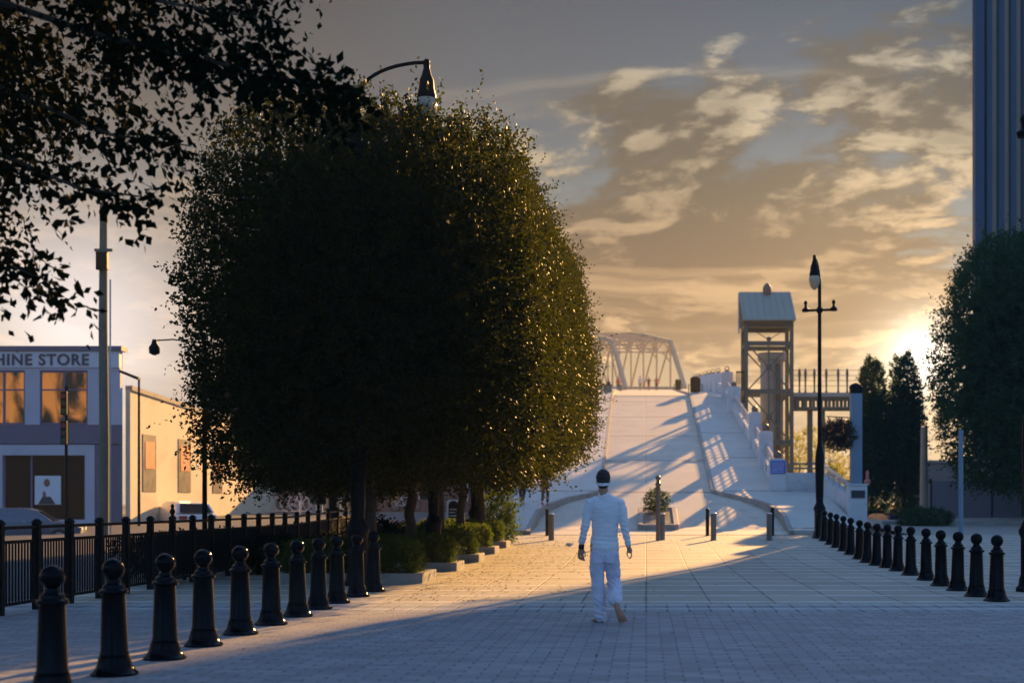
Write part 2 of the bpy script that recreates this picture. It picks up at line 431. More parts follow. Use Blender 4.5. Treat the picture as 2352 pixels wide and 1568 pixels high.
def limbs(mb, h0, top, spread, n, seed, r0=.14, rt=.10):
    rnd = random.Random(seed)
    for i in range(n):
        a = 2*math.pi*i/n + rnd.uniform(-.4, .4); sp = spread*rnd.uniform(.5, .9); z1 = h0 + (top-h0)*rnd.uniform(.35, .95)
        pts = [(0, 0, h0-.25+.1*i/n)]
        for k in range(1, 6):
            q = k/5; pts.append((sp*q*math.cos(a)+rnd.uniform(-.06, .06), sp*q*math.sin(a)+rnd.uniform(-.06, .06), h0+(z1-h0)*q**.8))
        mb.tube(pts, [rt*(1-.16*k) for k in range(6)], 6)

def remeshed(mb, name, voxel, m, parent=None, smooth=6, fn=None):
    me = mb.mesh(name+'_raw'); o = bpy.data.objects.new(name, me); COL.objects.link(o)
    md = o.modifiers.new('r', 'REMESH'); md.mode = 'VOXEL'; md.voxel_size = voxel
    sm = o.modifiers.new('s', 'SMOOTH'); sm.iterations = smooth; sm.factor = .5
    dg = bpy.context.evaluated_depsgraph_get(); dg.update()
    nm = bpy.data.meshes.new_from_object(o.evaluated_get(dg)); nm.name = name
    o.modifiers.clear(); o.data = nm; bpy.data.meshes.remove(me)
    if fn:
        for v in nm.vertices: v.co += fn(v.co, v.normal)
        nm.update()
    nm.polygons.foreach_set('use_smooth', [True]*len(nm.polygons))
    nm.materials.clear(); nm.materials.append(m)
    if parent: o.parent = parent
    return o

# ------------------------------------------------------------------ setting
def sheet(name, m, xs, ys, zf, dz=0.0):
    vs = []; fs = []
    for y in ys:
        for xi in range(len(xs)): vs.append((xs[xi], y, zf(y)+dz))
    n = len(xs)
    for j in range(len(ys)-1):
        for i in range(n-1): fs.append((j*n+i, j*n+i+1, (j+1)*n+i+1, (j+1)*n+i))
    me = bpy.data.meshes.new(name); me.from_pydata(vs, [], fs); me.update()
    return struct(link(me, name, m))
sheet('ground', M_earth, [-260, -80, -30, 0, 30, 80, 260], [-60, 0, 32, 48, 60, 90, 200, 420], g, -.14)
sheet('street', M_asph, [-45, -9.2], [-20, 10, 32, 48, 70, 130], g, -.02)
sheet('plaza_pavers', M_paver, [-9.0, 0, 24], [-20, 0, 18.2], g)
sheet('plaza_edging', M_band, [-9.0, 0, 24], [18.2, 19.7], g)
sheet('plaza_slabs', M_slab, [-9.0, 0, 24], [19.7, 25, 32, 40, 48], g)
sheet('side_pavement', M_curb, [9.0, 30], [48, 60, 75], g, -.01)

# roadway of the ramp, flared where it meets the plaza
FL_L = [(-3.90, 48.0), (-3.98, 49), (-4.0, 52.0), (-3.98, 53.6), (-3.7, 55.2), (-3.06, 57.2), (-2.3, 58.3), (XL(59.3), 59.3)]
FL_R = [(4.84, 48.0), (4.88, 49), (5.0, 52.0), (4.94, 53.6), (4.56, 55.6), (3.8, 57.5), (3.2, 58.4), (XR(59.3), 59.3)]
def ribbon(name, m, left, right, zf, drop):
    vs = []; fs = []
    for (xa, ya), (xb, yb) in zip(left, right):
        vs += [(xa, ya, zf(ya)), (xb, yb, zf(yb)), (xb, yb, zf(yb)-drop), (xa, ya, zf(ya)-drop)]
    n = len(left)
    for j in range(n-1):
        a = j*4; b = a+4
        for q in range(4): fs.append((a+q, a+(q+1) % 4, b+(q+1) % 4, b+q))
    fs += [(3, 2, 1, 0), tuple((n-1)*4+q for q in range(4))]
    me = bpy.data.meshes.new(name); me.from_pydata(vs, [], fs); me.update()
    return struct(link(me, name, m))
YR = [62, 70, 80, 90, 98, 102, 104, 115, 135, 170, 215, 330]
ribbon('ramp_roadway', M_road, FL_L + [(XL(y), y) for y in YR], FL_R + [(XR(y), y) for y in YR], road, .12)
# curbs are the edge of the raised pavements either side
cw = .16
ribbon('ramp_curb', M_curb, [(x-cw, y) for x, y in FL_L + [(XL(y), y) for y in YR]], FL_L + [(XL(y), y) for y in YR], lambda y: max(road(y)+.14, walk(y)+.004) if y > 48.6 else g(y)+.14, .9)
ribbon('ramp_curb', M_curb, FL_R + [(XR(y), y) for y in YR], [(x+cw, y) for x, y in FL_R + [(XR(y), y) for y in YR]], lambda y: max(road(y)+.14, walk(y)+.004) if y > 48.6 else g(y)+.14, .9)
A_L = [(x-cw, y) for x, y in FL_L]; A_R = [(x+cw, y) for x, y in FL_R]
A_L[0] = (A_L[0][0], 48.5); A_R[0] = (A_R[0][0], 48.5)
ribbon('ramp_pavement', M_walk, [(-6.3 if y < 58 else -5.2, y) for x, y in A_L] + [(-5.2, y) for y in YR], A_L + [(XL(y)-cw, y) for y in YR], walk, .5)
ribbon('ramp_pavement', M_walk, A_R + [(XR(y)+cw, y) for y in YR], [(7.35 if y < 58.9 else 5.4, y) for x, y in A_R] + [(5.4 if y < 95 else 5.55, y) for y in YR], walk, .5)
# solid fill under the ramp
mb = MB()
ys = [60, 75, 90, 103, 130]
for a, b in zip(ys, ys[1:]): mb.slope(-5.1, 5.3, a, -.2, walk(a)-.55, b, -.2, walk(b)-.55)
struct(mb.build('ramp_embankment', M_white))
# steel drain across the foot of the ramp
mb = MB(); mb.box(-6.3, 7.0, 47.9, 48.02, .3, g(48)+.008)
struct(mb.build('drain_channel', M_blackm))
for y, a, b in ((68.6, XL(69)+.1, XL(69)+1.1), (68.6, XR(69)-1.0, XR(69)-.1)):
    mb = MB(); mb.box(a, b, y, y+.25, road(y)-.05, road(y+.25)+.012)
    struct(mb.build('drain_grate', M_rail))
# brick landing seam across the crest
mb = MB(); mb.slope(XL(102)+.05, XR(102)-.05, 101.9, road(101.9)-.1, road(101.9)+.02, 102.3, road(102.3)-.1, road(102.3)+.02)
struct(mb.build('crest_joint', M_curb))
# ------------------------------------------------------------------ bollards
def make_bollard():
    t = thing('bollard', '', 'bollard', (0, 0, 0))
    MB().lathe([(.185,0),(.188,.018),(.17,.03),(.142,.07),(.128,.12),(.124,.15)], n=32).build('base', M_black, t, smooth=True)
    MB().lathe([(.112,.148),(.116,.165),(.112,.18),(.108,.19),(.092,.655)], n=32).build('shaft', M_black, t, smooth=True)
    MB().lathe([(.098,.654),(.112,.662),(.116,.675),(.110,.69),(.088,.70),(.082,.73),(.060,.745),(.052,.775)], n=32).build('collar', M_black, t, smooth=True)
    MB().ell((0,0,.855), .088, .088, .088, 28, 16).build('ball_finial', M_black, t, smooth=True)
    return t
bol = make_bollard()
for i, px in enumerate([120,265,378,472,553,622,680,733,776,820,857]):
    Y = 4.3*F/(1484-px)
    lab = f'black ball-topped bollard, {ORD[i]} from the camera in the left row by the iron fence' if i else 'black ball-topped bollard cut by the bottom edge, first of the left row'
    if i == 10: lab = 'black ball-topped bollard at the far end of the left row, next to the planter box'
    if i == 0: bol.location = (-4.3, Y, g(Y)); bol['label'] = lab; bol['group'] = 'bollards along the left of the plaza'; o = bol
    else:
        q = dup(bol, (-4.3+random.uniform(-.02,.02), Y, g(Y)), lab, random.uniform(-.3, .3)); q.rotation_euler[0] = random.uniform(-.012,.012); q.rotation_euler[1] = random.uniform(-.012,.012)
RB = [(2289,1379.7),(2243,1368.9),(2199.7,1355.4),(2162,1344.6),(2128,1332),(2091.8,1320.3),(2062,1310.5),(2037.8,1303),(2013.5,1297.6),(1992,1291),(1974,1283),(1954,1272.8),(1938,1265),(1922,1257),(1908,1250),(1893,1242),(1879.8,1236)]
for i, (px, py) in enumerate(RB):
    dy = py-PY0; Y = 1.39*F/dy
    if Y > 32: Y = 2.03/(dy/F+.02)
    lab = f'black ball-topped bollard, {ORD[i]} from the camera in the right row across the plaza'
    if i == 16: lab = 'black ball-topped bollard at the far end of the right row, beside the lamp post foot'
    q = dup(bol, (X(px, Y), Y, g(Y)), lab, random.uniform(-.3, .3), 'bollards along the right of the plaza'); q.rotation_euler[0] = random.uniform(-.015,.015); q.rotation_euler[1] = random.uniform(-.015,.015)
dup(bol, (-5.1, 42.3, g(42.3)), 'small black ball-topped bollard standing among the tree trunks', 0, 'bollards among the trees')
dup(bol, (-6.3, 34.5, g(34.5)), 'black ball-topped bollard in deep shade behind the second hedge', 0, 'bollards among the trees')

# steel posts at the foot of the ramp
def post(name, x, y, r, h, m, lab):
    t = thing(name, lab, 'post', (x, y, g(y)), 0, 'steel posts across the ramp foot')
    MB().lathe([(r, -.02), (r, h-.02)], n=24).build('shaft', m, t, smooth=True)
    MB().lathe([(r+.004, h-.021), (r+.004, h-.008), (r*.8, h+.008), (r*.3, h+.018)], n=24).build('cap', M_rail if m is M_steel else m, t, smooth=True)
    MB().lathe([(r+.03, -.01), (r+.03, .008)], n=24).build('base_plate', m, t)
    return t
post('steel_post', -2.94, 44.1, .088, .82, M_steel, 'thick grey steel post, leftmost of the front posts at the ramp foot')
post('steel_post', .50, 44.3, .088, .82, M_steel, 'thick grey steel post right behind the tall post with ball finials')
post('steel_post', 2.09, 44.1, .088, .84, M_steel, 'thick grey steel post between the planter island and the rightmost pair')
post('steel_post', 3.82, 44.1, .088, .84, M_steel, 'thick grey steel post, rightmost of the front posts at the ramp foot')
post('steel_post', -3.29, 47.3, .06, .88, M_blackm, 'thin black post at the left end of the curved curb')
post('steel_post', 2.04, 47.3, .06, .90, M_blackm, 'thin black post just left of the middle thick grey post')
post('steel_post', 4.20, 47.3, .06, .92, M_blackm, 'thin black post at the right end of the curved curb')
t = thing('finial_post', 'tall slim grey post with two ball finials in front of the planter island', 'post', (.37, 43.9, g(43.9)))
MB().lathe([(.07, 0), (.07, 1.62)], n=20).build('shaft', M_steel, t, smooth=True)
MB().lathe([(.085, 1.619), (.09, 1.64), (.05, 1.66)], n=20).build('collar', M_steel, t, smooth=True)
MB().ell((0,0,1.73), .09, .09, .085).build('ball_finial', M_steel, t, smooth=True)
MB().lathe([(.04, 1.80), (.075, 1.83), (.04, 1.86)], n=16).ell((0,0,1.93), .085, .085, .085).build('ball_finial', M_steel, t, smooth=True)

# planter island
M_peb = mat('river_pebbles', (.07, .065, .06), .5, var=1.0, vs=24, bump=1.0, bs=22)
t = thing('planter_island', 'oblong concrete-kerbed island of pebbles in the middle of the ramp road', 'planter', (0,0,0))
def ring(mb, x0, x1, y0, y1, w, zf, h, cr=.32, n=6):
    def loop(d):
        P = []
        for cx, cy, a0 in ((x1-cr, y1-cr, 0), (x0+cr, y1-cr, 90), (x0+cr, y0+cr, 180), (x1-cr, y0+cr, 270)):
            for k in range(n+1):
                a = R(a0+90*k/n); P.append((cx+(cr-d)*math.cos(a), cy+(cr-d)*math.sin(a)))
        return P
    o, i = loop(0), loop(w); m = len(o); vs = []; fs = []
    for P, dz in ((o, -.1), (o, h-.02), (loop(.02), h), (i, h), (i, h-.12)):
        vs += [(x, y, zf(y)+dz) for x, y in P]
    for j in range(4):
        for k in range(m): fs.append((j*m+k, j*m+(k+1) % m, (j+1)*m+(k+1) % m, (j+1)*m+k))
    mb.add(vs, fs); return [(x, y, zf(y)+h-.06) for x, y in i]
mb = MB(); inner = ring(mb, -.30, 1.17, 50.1, 55.0, .18, road, .20)
mb.build('kerb_ring', M_curb, t, smooth=True)
MB().add(inner, [tuple(range(len(inner)))]).build('pebble_bed', M_peb, t)
rnd = random.Random(3); mb = MB()
for k in range(260):
    x = rnd.uniform(-.05, .92); y = rnd.uniform(50.5, 54.6); s = rnd.uniform(.03, .075)
    mb.ell((x, y, road(y)+.15), s, s*rnd.uniform(.6, 1), s*.6, 7, 4)
mb.build('pebbles', mat('pale_pebbles', (.16, .155, .15), .4, var=1.3, vs=3), t, smooth=True)['kind'] = 'stuff'

# ------------------------------------------------------------------ foliage materials
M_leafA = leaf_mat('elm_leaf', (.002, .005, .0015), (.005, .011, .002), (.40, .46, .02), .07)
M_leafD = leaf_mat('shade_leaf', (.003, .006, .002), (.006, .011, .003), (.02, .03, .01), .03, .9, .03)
M_leafH = leaf_mat('hedge_leaf', (.014, .030, .007), (.03, .055, .012), (.26, .40, .03), .25)
M_leafR = leaf_mat('dark_green_leaf', (.018, .042, .020), (.034, .066, .028), (.12, .24, .08), .26)
M_leafY = leaf_mat('yellow_green_leaf', (.12, .16, .03), (.2, .22, .04), (.6, .55, .08), .5)
M_leafF = leaf_mat('dusky_flower_leaf', (.06, .03, .03), (.04, .06, .03), (.12, .06, .04), .25)

def shrub(name, cat, lab, loc, sampler_args, m, n=700, lv=9, size=.05, tw=.16, seed=5, group=None, stem=True, curl=.5):
    t = thing(name, lab, cat, loc, 0, group)
    link(quads(foliage(n, lv, size, sup_sampler(*sampler_args[:2], **sampler_args[2]), seed, tw_len=tw, curl=curl), 'foliage'), 'foliage', m, t)
    if stem:
        mb = MB(); rn = random.Random(seed); c, r = sampler_args[0], sampler_args[1]
        for k in range(9):
            a = rn.uniform(0, 6.28); q = rn.uniform(.2, .7)
            mb.tube([(c[0]*.3, c[1]*.3, 0), (c[0]+r[0]*q*.5*math.cos(a), c[1]+r[1]*q*.5*math.sin(a), c[2]*.7), (c[0]+r[0]*q*math.cos(a), c[1]+r[1]*q*math.sin(a), c[2]+r[2]*.3)], [.018, .012, .006], 5)
        mb.build('stem', M_bark, t)
    return t
shrub('round_shrub', 'shrub', 'small round green shrub growing on the planter island', (.40, 54.0, road(54)+.12), ((0,0,.48), (.40,.40,.34), dict(pw=2, seed=4, lumps=.22)), M_leafR, 500, 9, .05, .14, 8)

# ------------------------------------------------------------------ planter boxes, hedges and the clipped street trees
ROW = [25.5, 29.75, 33.6, 37.0, 40.0]
HY = [.82, .62, .58, .55, .55]
hedge_names = ['nearest the camera', 'second from the camera', 'third of the row', 'fourth of the row', 'last of the row near the ramp']
for i, (Y, hy) in enumerate(zip(ROW, HY)):
    z = g(Y)
    t = thing('planter_box', f'low pale concrete planter curb under the clipped hedge, {hedge_names[i]}', 'planter', (-5.3, Y, z), 0, 'concrete planter curbs under the trees')
    mb = MB(); x0, x1, y0, y1 = -1.25, 1.42, -hy, hy
    mb.box(x0, x1, y0, y0+.15, -.05, .17); mb.box(x1-.15, x1, y0+.15, y1, -.05, .172); mb.box(x0, x0+.15, y0+.15, y1, -.05, .17); mb.box(x0+.15, x1-.15, y1-.15, y1, -.05, .17)
    mb.build('curb', M_curb, t, bevel=.012)
    MB().box(x0+.14, x1-.14, y0+.14, y1-.14, -.04, .12).build('soil', mat('dark_soil', (.045,.035,.025), .95, var=.6, vs=20, bump=1, bs=40), t)
    hx = 1.12
    hh = [.28, .27, .27, .28, .29][i]
    shrub('box_hedge', 'hedge', f'clipped dark green box hedge in its planter, {hedge_names[i]}', (-5.3, Y, z+.1), ((.07,0,hh+.02), (hx,hy-.14,hh), dict(pw=9, seed=10+i, lumps=.05)), M_leafH, 2600, 8, .042, .11, 20+i, 'clipped hedges under the trees')

def crown_mesh(seed, c, r, n_out, n_in, size, pw=3.2, lumps=.08, tw=.5, droop=0, flare=.07):
    a = foliage(n_out, 13, size, sup_sampler(c, r, pw, .30, .7, lumps, seed), seed, tw_len=tw, droop=droop)
    b = foliage(n_in, 8, size*2.6, sup_sampler(c, (r[0]*.88, r[1]*.88, r[2]*.88), pw, 1.0, .5, lumps, seed), seed+50, tw_len=.5)
    e = foliage(420, 15, size, sup_sampler(c, r, pw, 0, .8, lumps, seed), seed+90, tw_len=tw*1.9, curl=.35, droop=-.1)
    v = np.concatenate([a, b, e]); k = 1 + flare*(c[2]-v[:, 2])/r[2]; v[:, 0] *= k; v[:, 1] *= k
    return quads(v, 'crown')
crA = crown_mesh(1, (0,0,3.0), (2.95,2.7,3.05), 12500, 4200, .07, 4.6, .07, .42)
crB = crown_mesh(2, (0,0,3.0), (2.95,2.7,3.05), 12500, 4200, .07, 4.6, .07, .42)
tr_lab = ['large clipped dark street tree nearest the camera in the left row, filling the left centre', 'clipped street tree second in the left row, trunk behind the first hedge', 'clipped street tree third in the left row', 'clipped street tree fourth in the left row, its right side catching sunlight', 'last clipped street tree of the left row, golden backlit foliage nearest the ramp']
TX = [-4.95, -4.92, -4.88, -4.80, -4.65]
for i, Y in enumerate(ROW):
    t = thing('street_tree', tr_lab[i], 'tree', (TX[i], Y, g(Y)), 0, 'clipped street trees along the left')
    mb = MB(); rn = random.Random(i)
    mb.tube([(rn.uniform(-.010,.010)*k, rn.uniform(-.012,.012)*k, .3*k-.05+.02) for k in range(9)], [.15,.125,.115,.11,.108,.105,.10,.095,.09], 10)
    tr = mb.build('trunk', M_bark, t, smooth=True)
    mb = MB(); limbs(mb, 2.2, 7.4, 2.4, 9, i+3, rt=.075); mb.build('limb', M_bark, tr)
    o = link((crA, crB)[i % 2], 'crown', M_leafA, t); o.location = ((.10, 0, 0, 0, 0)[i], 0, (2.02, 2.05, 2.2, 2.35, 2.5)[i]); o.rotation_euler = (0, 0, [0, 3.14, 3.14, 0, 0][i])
    o.scale = ((.95,1,1.0), (1.02,1,1.04), (1.03,1,1.0), (1.0,1,.98), (.98,1,.96))[i]
# second row behind
rowB = [(-9.0, 44.5, 'tree with a dark trunk in the second row, behind the parking fence'), (-8.6, 39.0, 'shaded tree of the second row between the fence and the first street trees')]
for i, (x, Y, lb) in enumerate(rowB):
    t = thing('shade_tree', lb, 'tree', (x, Y, g(Y)), 0, 'second row of trees on the left')
    MB().tube([(0,0,-.05),(0.02,0,.8),(-.02,.02,1.7),(0,0,2.6)], [.14,.11,.10,.09], 10).build('trunk', M_bark, t, smooth=True)
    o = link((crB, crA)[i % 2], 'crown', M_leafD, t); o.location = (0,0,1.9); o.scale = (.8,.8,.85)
shrub('tall_shrub', 'shrub', 'loose yellow-green shrub catching the sun at the end of the tree row', (-4.3, 41.6, g(41.6)), ((0,0,.70), (.42,.40,.70), dict(pw=2.4, seed=33, lumps=.30)), M_leafH, 800, 10, .06, .28, 31)
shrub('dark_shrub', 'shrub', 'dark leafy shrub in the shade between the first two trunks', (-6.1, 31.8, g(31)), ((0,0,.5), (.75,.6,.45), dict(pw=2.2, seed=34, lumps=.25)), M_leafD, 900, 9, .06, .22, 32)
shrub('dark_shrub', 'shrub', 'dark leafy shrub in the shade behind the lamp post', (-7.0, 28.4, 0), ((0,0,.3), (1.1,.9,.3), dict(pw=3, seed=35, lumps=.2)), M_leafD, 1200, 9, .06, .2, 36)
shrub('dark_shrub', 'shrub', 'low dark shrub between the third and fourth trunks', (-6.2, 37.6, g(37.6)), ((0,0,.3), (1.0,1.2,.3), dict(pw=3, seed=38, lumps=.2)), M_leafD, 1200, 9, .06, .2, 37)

# overhanging tree at the upper left
def near_sampler(rng, n):
    P = []; c = np.array([-8.7, 12.4, 9.2]); rr = np.array([6.0, 3.4, 6.3]); D = []
    while len(P) < n:
        d = rng.normal(0, 1, 3); d /= np.linalg.norm(d)
        if d[2] > .45 and rng.random() < .8: continue
        u = rng.uniform(.35, 1.0)**.7
        p = c + d*rr*u
        w = mnoise.noise(Vector(p*.75)) + .55*mnoise.noise(Vector(p*2.0)+Vector((9, 0, 0)))
        if w < -.10 + .26*(u-.8)/.2*(u > .75): continue
        P.append(p); D.append(d)
    return np.array(P), np.array(D)
t = thing('overhanging_tree', 'dark leafy tree overhanging the upper left corner, large drooping leaves', 'tree', (-8.9, 12.6, 0))
vv = foliage(30000, 9, .07, near_sampler, 5, droop=.5, tw_len=.5, curl=.5)
br_pts = [((-6.5,12.2,6.0), (-4.6,12.1,5.35), (-3.4,12.0,5.05), (-2.5,12.0,4.85)), ((-6.8,12.2,6.3), (-5.2,12.2,5.9), (-4.0,12.0,5.6), (-3.1,12,5.45)),
          ((-7,12,5), (-5.6,12,4.4), (-4.8,12,4.05), (-4.1,12,3.95)), ((-7.4,12,4.6), (-6.2,12,3.9), (-5.5,12,3.45), (-4.9,12,3.2)), ((-7,12.3,5.6), (-5.4,12.3,4.9), (-4.6,12.2,4.55), (-3.9,12.2,4.45))]
def branch_sampler(rng, n):
    P = []; D = []
    for k in range(n):
        b = br_pts[rng.integers(len(br_pts))] if rng.random() < .6 else br_pts[0]
        q = rng.uniform(.8, 2.99); i = int(q); f = q-i
        p = np.array(b[i])*(1-f) + np.array(b[i+1])*f + rng.normal(0, .09, 3)
        P.append(p); D.append(np.array([.6, 0, -.3]))
    return np.array(P), np.array(D)
v2 = foliage(420, 8, .095, branch_sampler, 6, droop=.35, tw_len=.28, curl=.6)
def inner_sampler(rng, n):
    P, D = near_sampler(rng, n); c = np.array([-8.7, 12.4, 9.2]); return c + (P-c)*.86, D
v3 = foliage(6000, 7, .15, inner_sampler, 15, droop=.5, tw_len=.5, curl=.5)
for v in (vv, v2, v3): v -= np.array([-8.9, 12.6, 0])
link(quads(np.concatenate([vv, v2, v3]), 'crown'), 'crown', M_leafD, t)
tr = MB().tube([(0,0,-.05),(.03,0,.5),(-.03,.05,1.8),(.05,0,3.4),(0,0,5.2),(.2,0,8),(.1,0,12)], [.32,.25,.22,.20,.18,.12,.05], 12).build('trunk', M_bark, t, smooth=True)
mb = MB()
for b in br_pts:
    P = [Vector(q) - Vector((-8.9,12.6,0)) for q in b]
    mb.tube([(0, 0, P[0].z-1.2)] + P, [.09, .045, .025, .014, .006], 6)
rn = random.Random(4)
for k in range(26):
    a = rn.uniform(0, 6.28); e = rn.uniform(-.3, 1.1); L = rn.uniform(2.6, 4.6); z0 = rn.uniform(3.8, 9)
    d = Vector((math.cos(a)*math.cos(e), .6*math.sin(a)*math.cos(e), math.sin(e)))
    mb.tube([(0,0,z0), d*L*.5 + Vector((0,0,z0)), d*L + Vector((rn.uniform(-.3,.3),0,z0-.2))], [.05,.03,.008], 5)
mb.build('limb', M_bark, tr)

# right-hand trees
crR = crown_mesh(8, (0,0,4.6), (3.6,3.2,4.9), 8500, 3600, .115, 3.0, .10, .5)
for i, (x, Y, s, lb) in enumerate([(15.9, 58.0, (1.0,1.0,1.0), 'big dark green rounded tree on the right edge, sun glowing at its left side'), (20.5, 63.0, (1.0,1.0,1.08), 'big dark green tree half cut by the right edge of the picture'), (19.5, 66.0, (.95,1,.92), 'dark green tree standing behind the big rounded tree on the right')]):
    t = thing('round_tree', lb, 'tree', (x, Y, .5), 0, 'big rounded trees on the right')
    tr = MB().tube([(0,0,-.3),(.05,0,1),(-.05,0,2.4),(0,0,4)], [.22,.17,.15,.12], 10).build('trunk', M_bark, t, smooth=True)
    mb = MB(); limbs(mb, 3.0, 10, 2.8, 8, i+40, rt=.10); mb.build('limb', M_bark, tr)
    o = link(crR, 'crown', M_leafR, t); o.location = (0,0,2.1); o.rotation_euler = (0,0,[0, 2, 4][i]); o.scale = s
crC = crown_mesh(12, (0,0,3.9), (.72,.72,4.1), 3000, 1100, .075, 3.4, .06, .18, 0, .10)
for i, (px, Y, s, lb) in enumerate([(2003, 70, (1.0,1,.93), 'slim dark columnar tree left of the pair on the right'), (2078, 70, (1.03,1,.96), 'slim dark columnar tree beside the sun glow, right of the pair')]):
    t = thing('columnar_tree', lb, 'tree', (X(px, Y), Y, .6), 0, 'pair of columnar trees')
    MB().tube([(0,0,-.1),(0,0,1.2),(.03,0,3)], [.10,.09,.06], 8).build('trunk', M_bark, t, smooth=True)
    o = link(crC, 'crown', M_leafR, t); o.location = (0,0,.25); o.scale = s; o.rotation_euler = (0,0,i*2.0)
shrub('bushy_tree', 'tree', 'yellow-green sunlit tree seen through the legs of the elevator tower', (X(1843, 112), 112, .9), ((0,0,3.0), (2.6,1.5,3.0), dict(pw=2.2, seed=61, lumps=.25)), M_leafY, 1800, 9, .13, .5, 62)
shrub('round_bush', 'bush', 'small orange-tinged bush behind the sloping stair wall', (X(1932, 80), 80, 1.0), ((0,0,1.35), (1.0,.8,1.25), dict(pw=2.2, seed=64, lumps=.2)), M_leafY, 700, 9, .09, .3, 65)
shrub('low_bush', 'bush', 'low dark clipped bush behind the right row of bollards', (X(2125, 57), 57, .42), ((0,0,.35), (.95,.6,.33), dict(pw=3, seed=66, lumps=.15)), M_leafR, 1100, 9, .06, .2, 67)

def strip_sampler(rng, n):
    P = np.stack([rng.uniform(-.35, .35, n), rng.uniform(-8.8, 8.8, n), rng.uniform(.05, .66, n)], 1); f = rng.random(n)
    P[f < .5, 0] = .36; P[f < .15, 2] = .68
    return P, np.stack([rng.normal(0, .5, n)+.5, rng.normal(0, .5, n), rng.normal(0, .4, n)+.2], 1)
t = thing('fence_shade_strip', 'long low dark leafy strip added behind the iron fence to stand for shade', 'hedge', (-8.75, 32.6, .08))  # added foliage strip standing for the dark shade behind the fence
link(quads(foliage(6500, 8, .06, strip_sampler, 91, tw_len=.14), 'foliage'), 'foliage', M_leafD, t)
# ------------------------------------------------------------------ street lamps
def make_lamp():
    t = thing('street_lamp', '', 'street lamp', (0,0,0))
    MB().lathe([(.24,0),(.24,.06),(.20,.10),(.19,.20),(.165,.26),(.165,.85),(.19,.90),(.20,.96),(.16,1.04),(.125,1.12)], n=20).build('base', M_blackm, t, smooth=True)
    MB().lathe([(.115,1.11),(.125,1.4),(.145,2.3),(.140,2.62),(.10,2.86),(.075,2.98),(.068,3.1),(.055,8.0),(.048,8.28)], n=18).build('post', M_blackm, t, smooth=True)
    P = [(0,0,8.2)] + [(1.16*(1-math.cos(R(a))), 0, 8.22+.60*math.sin(R(a))) for a in range(8, 91, 8)] + [(1.16,0,8.82)]
    MB().tube(P, .032, 8).ell((1.16,0,8.83), .055,.055,.05).build('arm', M_blackm, t, smooth=True)
    l = MB().lathe([(.05,8.70),(.055,8.78),(.03,8.81)][::1], (1.16,0,0), 16).lathe([(.155,8.22),(.16,8.26),(.13,8.38),(.12,8.52),(.085,8.60),(.06,8.70)], (1.16,0,0), 20).build('lantern_hood', M_blackm, t, smooth=True)
    MB().lathe([(.02,7.78),(.08,7.82),(.135,7.92),(.175,8.06),(.165,8.17),(.145,8.215)], (1.16,0,0), 20).build('globe', M_globe, t, smooth=True)
    mb = MB().bar((0,-.56,7.30), (0,.56,7.30), .07, .07)
    for s in (-1, 1):
        mb.lathe([(.10,7.26),(.12,7.34),(.05,7.40),(.03,7.46),(.05,7.50),(.06,7.56),(.02,7.62)], (0,s*.45,0), 12)
    mb.build('cross_arm', M_blackm, t)
    MB().lathe([(.09,7.22),(.10,7.30),(.09,7.38)], n=14).build('arm_collar', M_blackm, t, smooth=True)
    return t
L = make_lamp(); L.location = (X(822, 24), 24, 0); L['group'] = 'lamps along the plaza'
L['label'] = 'tall black street lamp in front of the big tree, globe hanging from its curved arm'
dup(L, (X(996, 31.7), 31.7, 0), 'black street lamp between the second and third trees, mostly inside the foliage', R(180))
dup(L, (X(1091, 40.2), 40.2, g(40.2)), 'black street lamp beside the last tree trunk of the row', R(0))
dup(L, (X(1882.5, 45.6), 45.6, g(45.6)), 'tall black street lamp right of the ramp, at the far end of the right bollards', R(-105))
dup(L, (X(2369, 22.4), 22.4, 0), 'thick black lamp post foot cut by the right edge of the picture', R(0))

# ------------------------------------------------------------------ iron fence
t = thing('iron_fence', 'black iron picket fence with square posts along the left of the plaza', 'fence', (-8.0, 17.6, 0))
fy = [17.6-17.6+1.07*k-1.07*2 for k in range(24)]
def gz(dy): return g(17.6+dy)
for k, y in enumerate(fy):
    mb = MB().box(-.045,.045,y-.045,y+.045,gz(y),gz(y)+1.13).hexa([(-.06,y-.06,gz(y)+1.131),(.06,y-.06,gz(y)+1.131),(.06,y+.06,gz(y)+1.131),(-.06,y+.06,gz(y)+1.131),(-.02,y-.02,gz(y)+1.185),(.02,y-.02,gz(y)+1.185),(.02,y+.02,gz(y)+1.185),(-.02,y+.02,gz(y)+1.185)])
    p = mb.build('post', M_blackm, t)
    if k in (8, 18): MB().lathe([(.02,1.18),(.05,1.25),(.02,1.31),(.035,1.34),(.01,1.38)], (0,y,gz(y)), 10).build('finial', M_blackm, p, smooth=True)
for a, b in zip(fy, fy[1:]):
    mb = MB()
    for zz in (1.08, .90, .12): mb.slope(-.02,.02,a+.045,gz(a)+zz-.02,gz(a)+zz+.02,b-.045,gz(b)+zz-.02,gz(b)+zz+.02)
    n = 11
    for q in range(1, n+1):
        y = a+(b-a)*q/(n+1); mb.box(-.009,.009,y-.009,y+.009,gz(y)+.10,gz(y)+.92)
    mb.build('picket_panel', M_blackm, t)

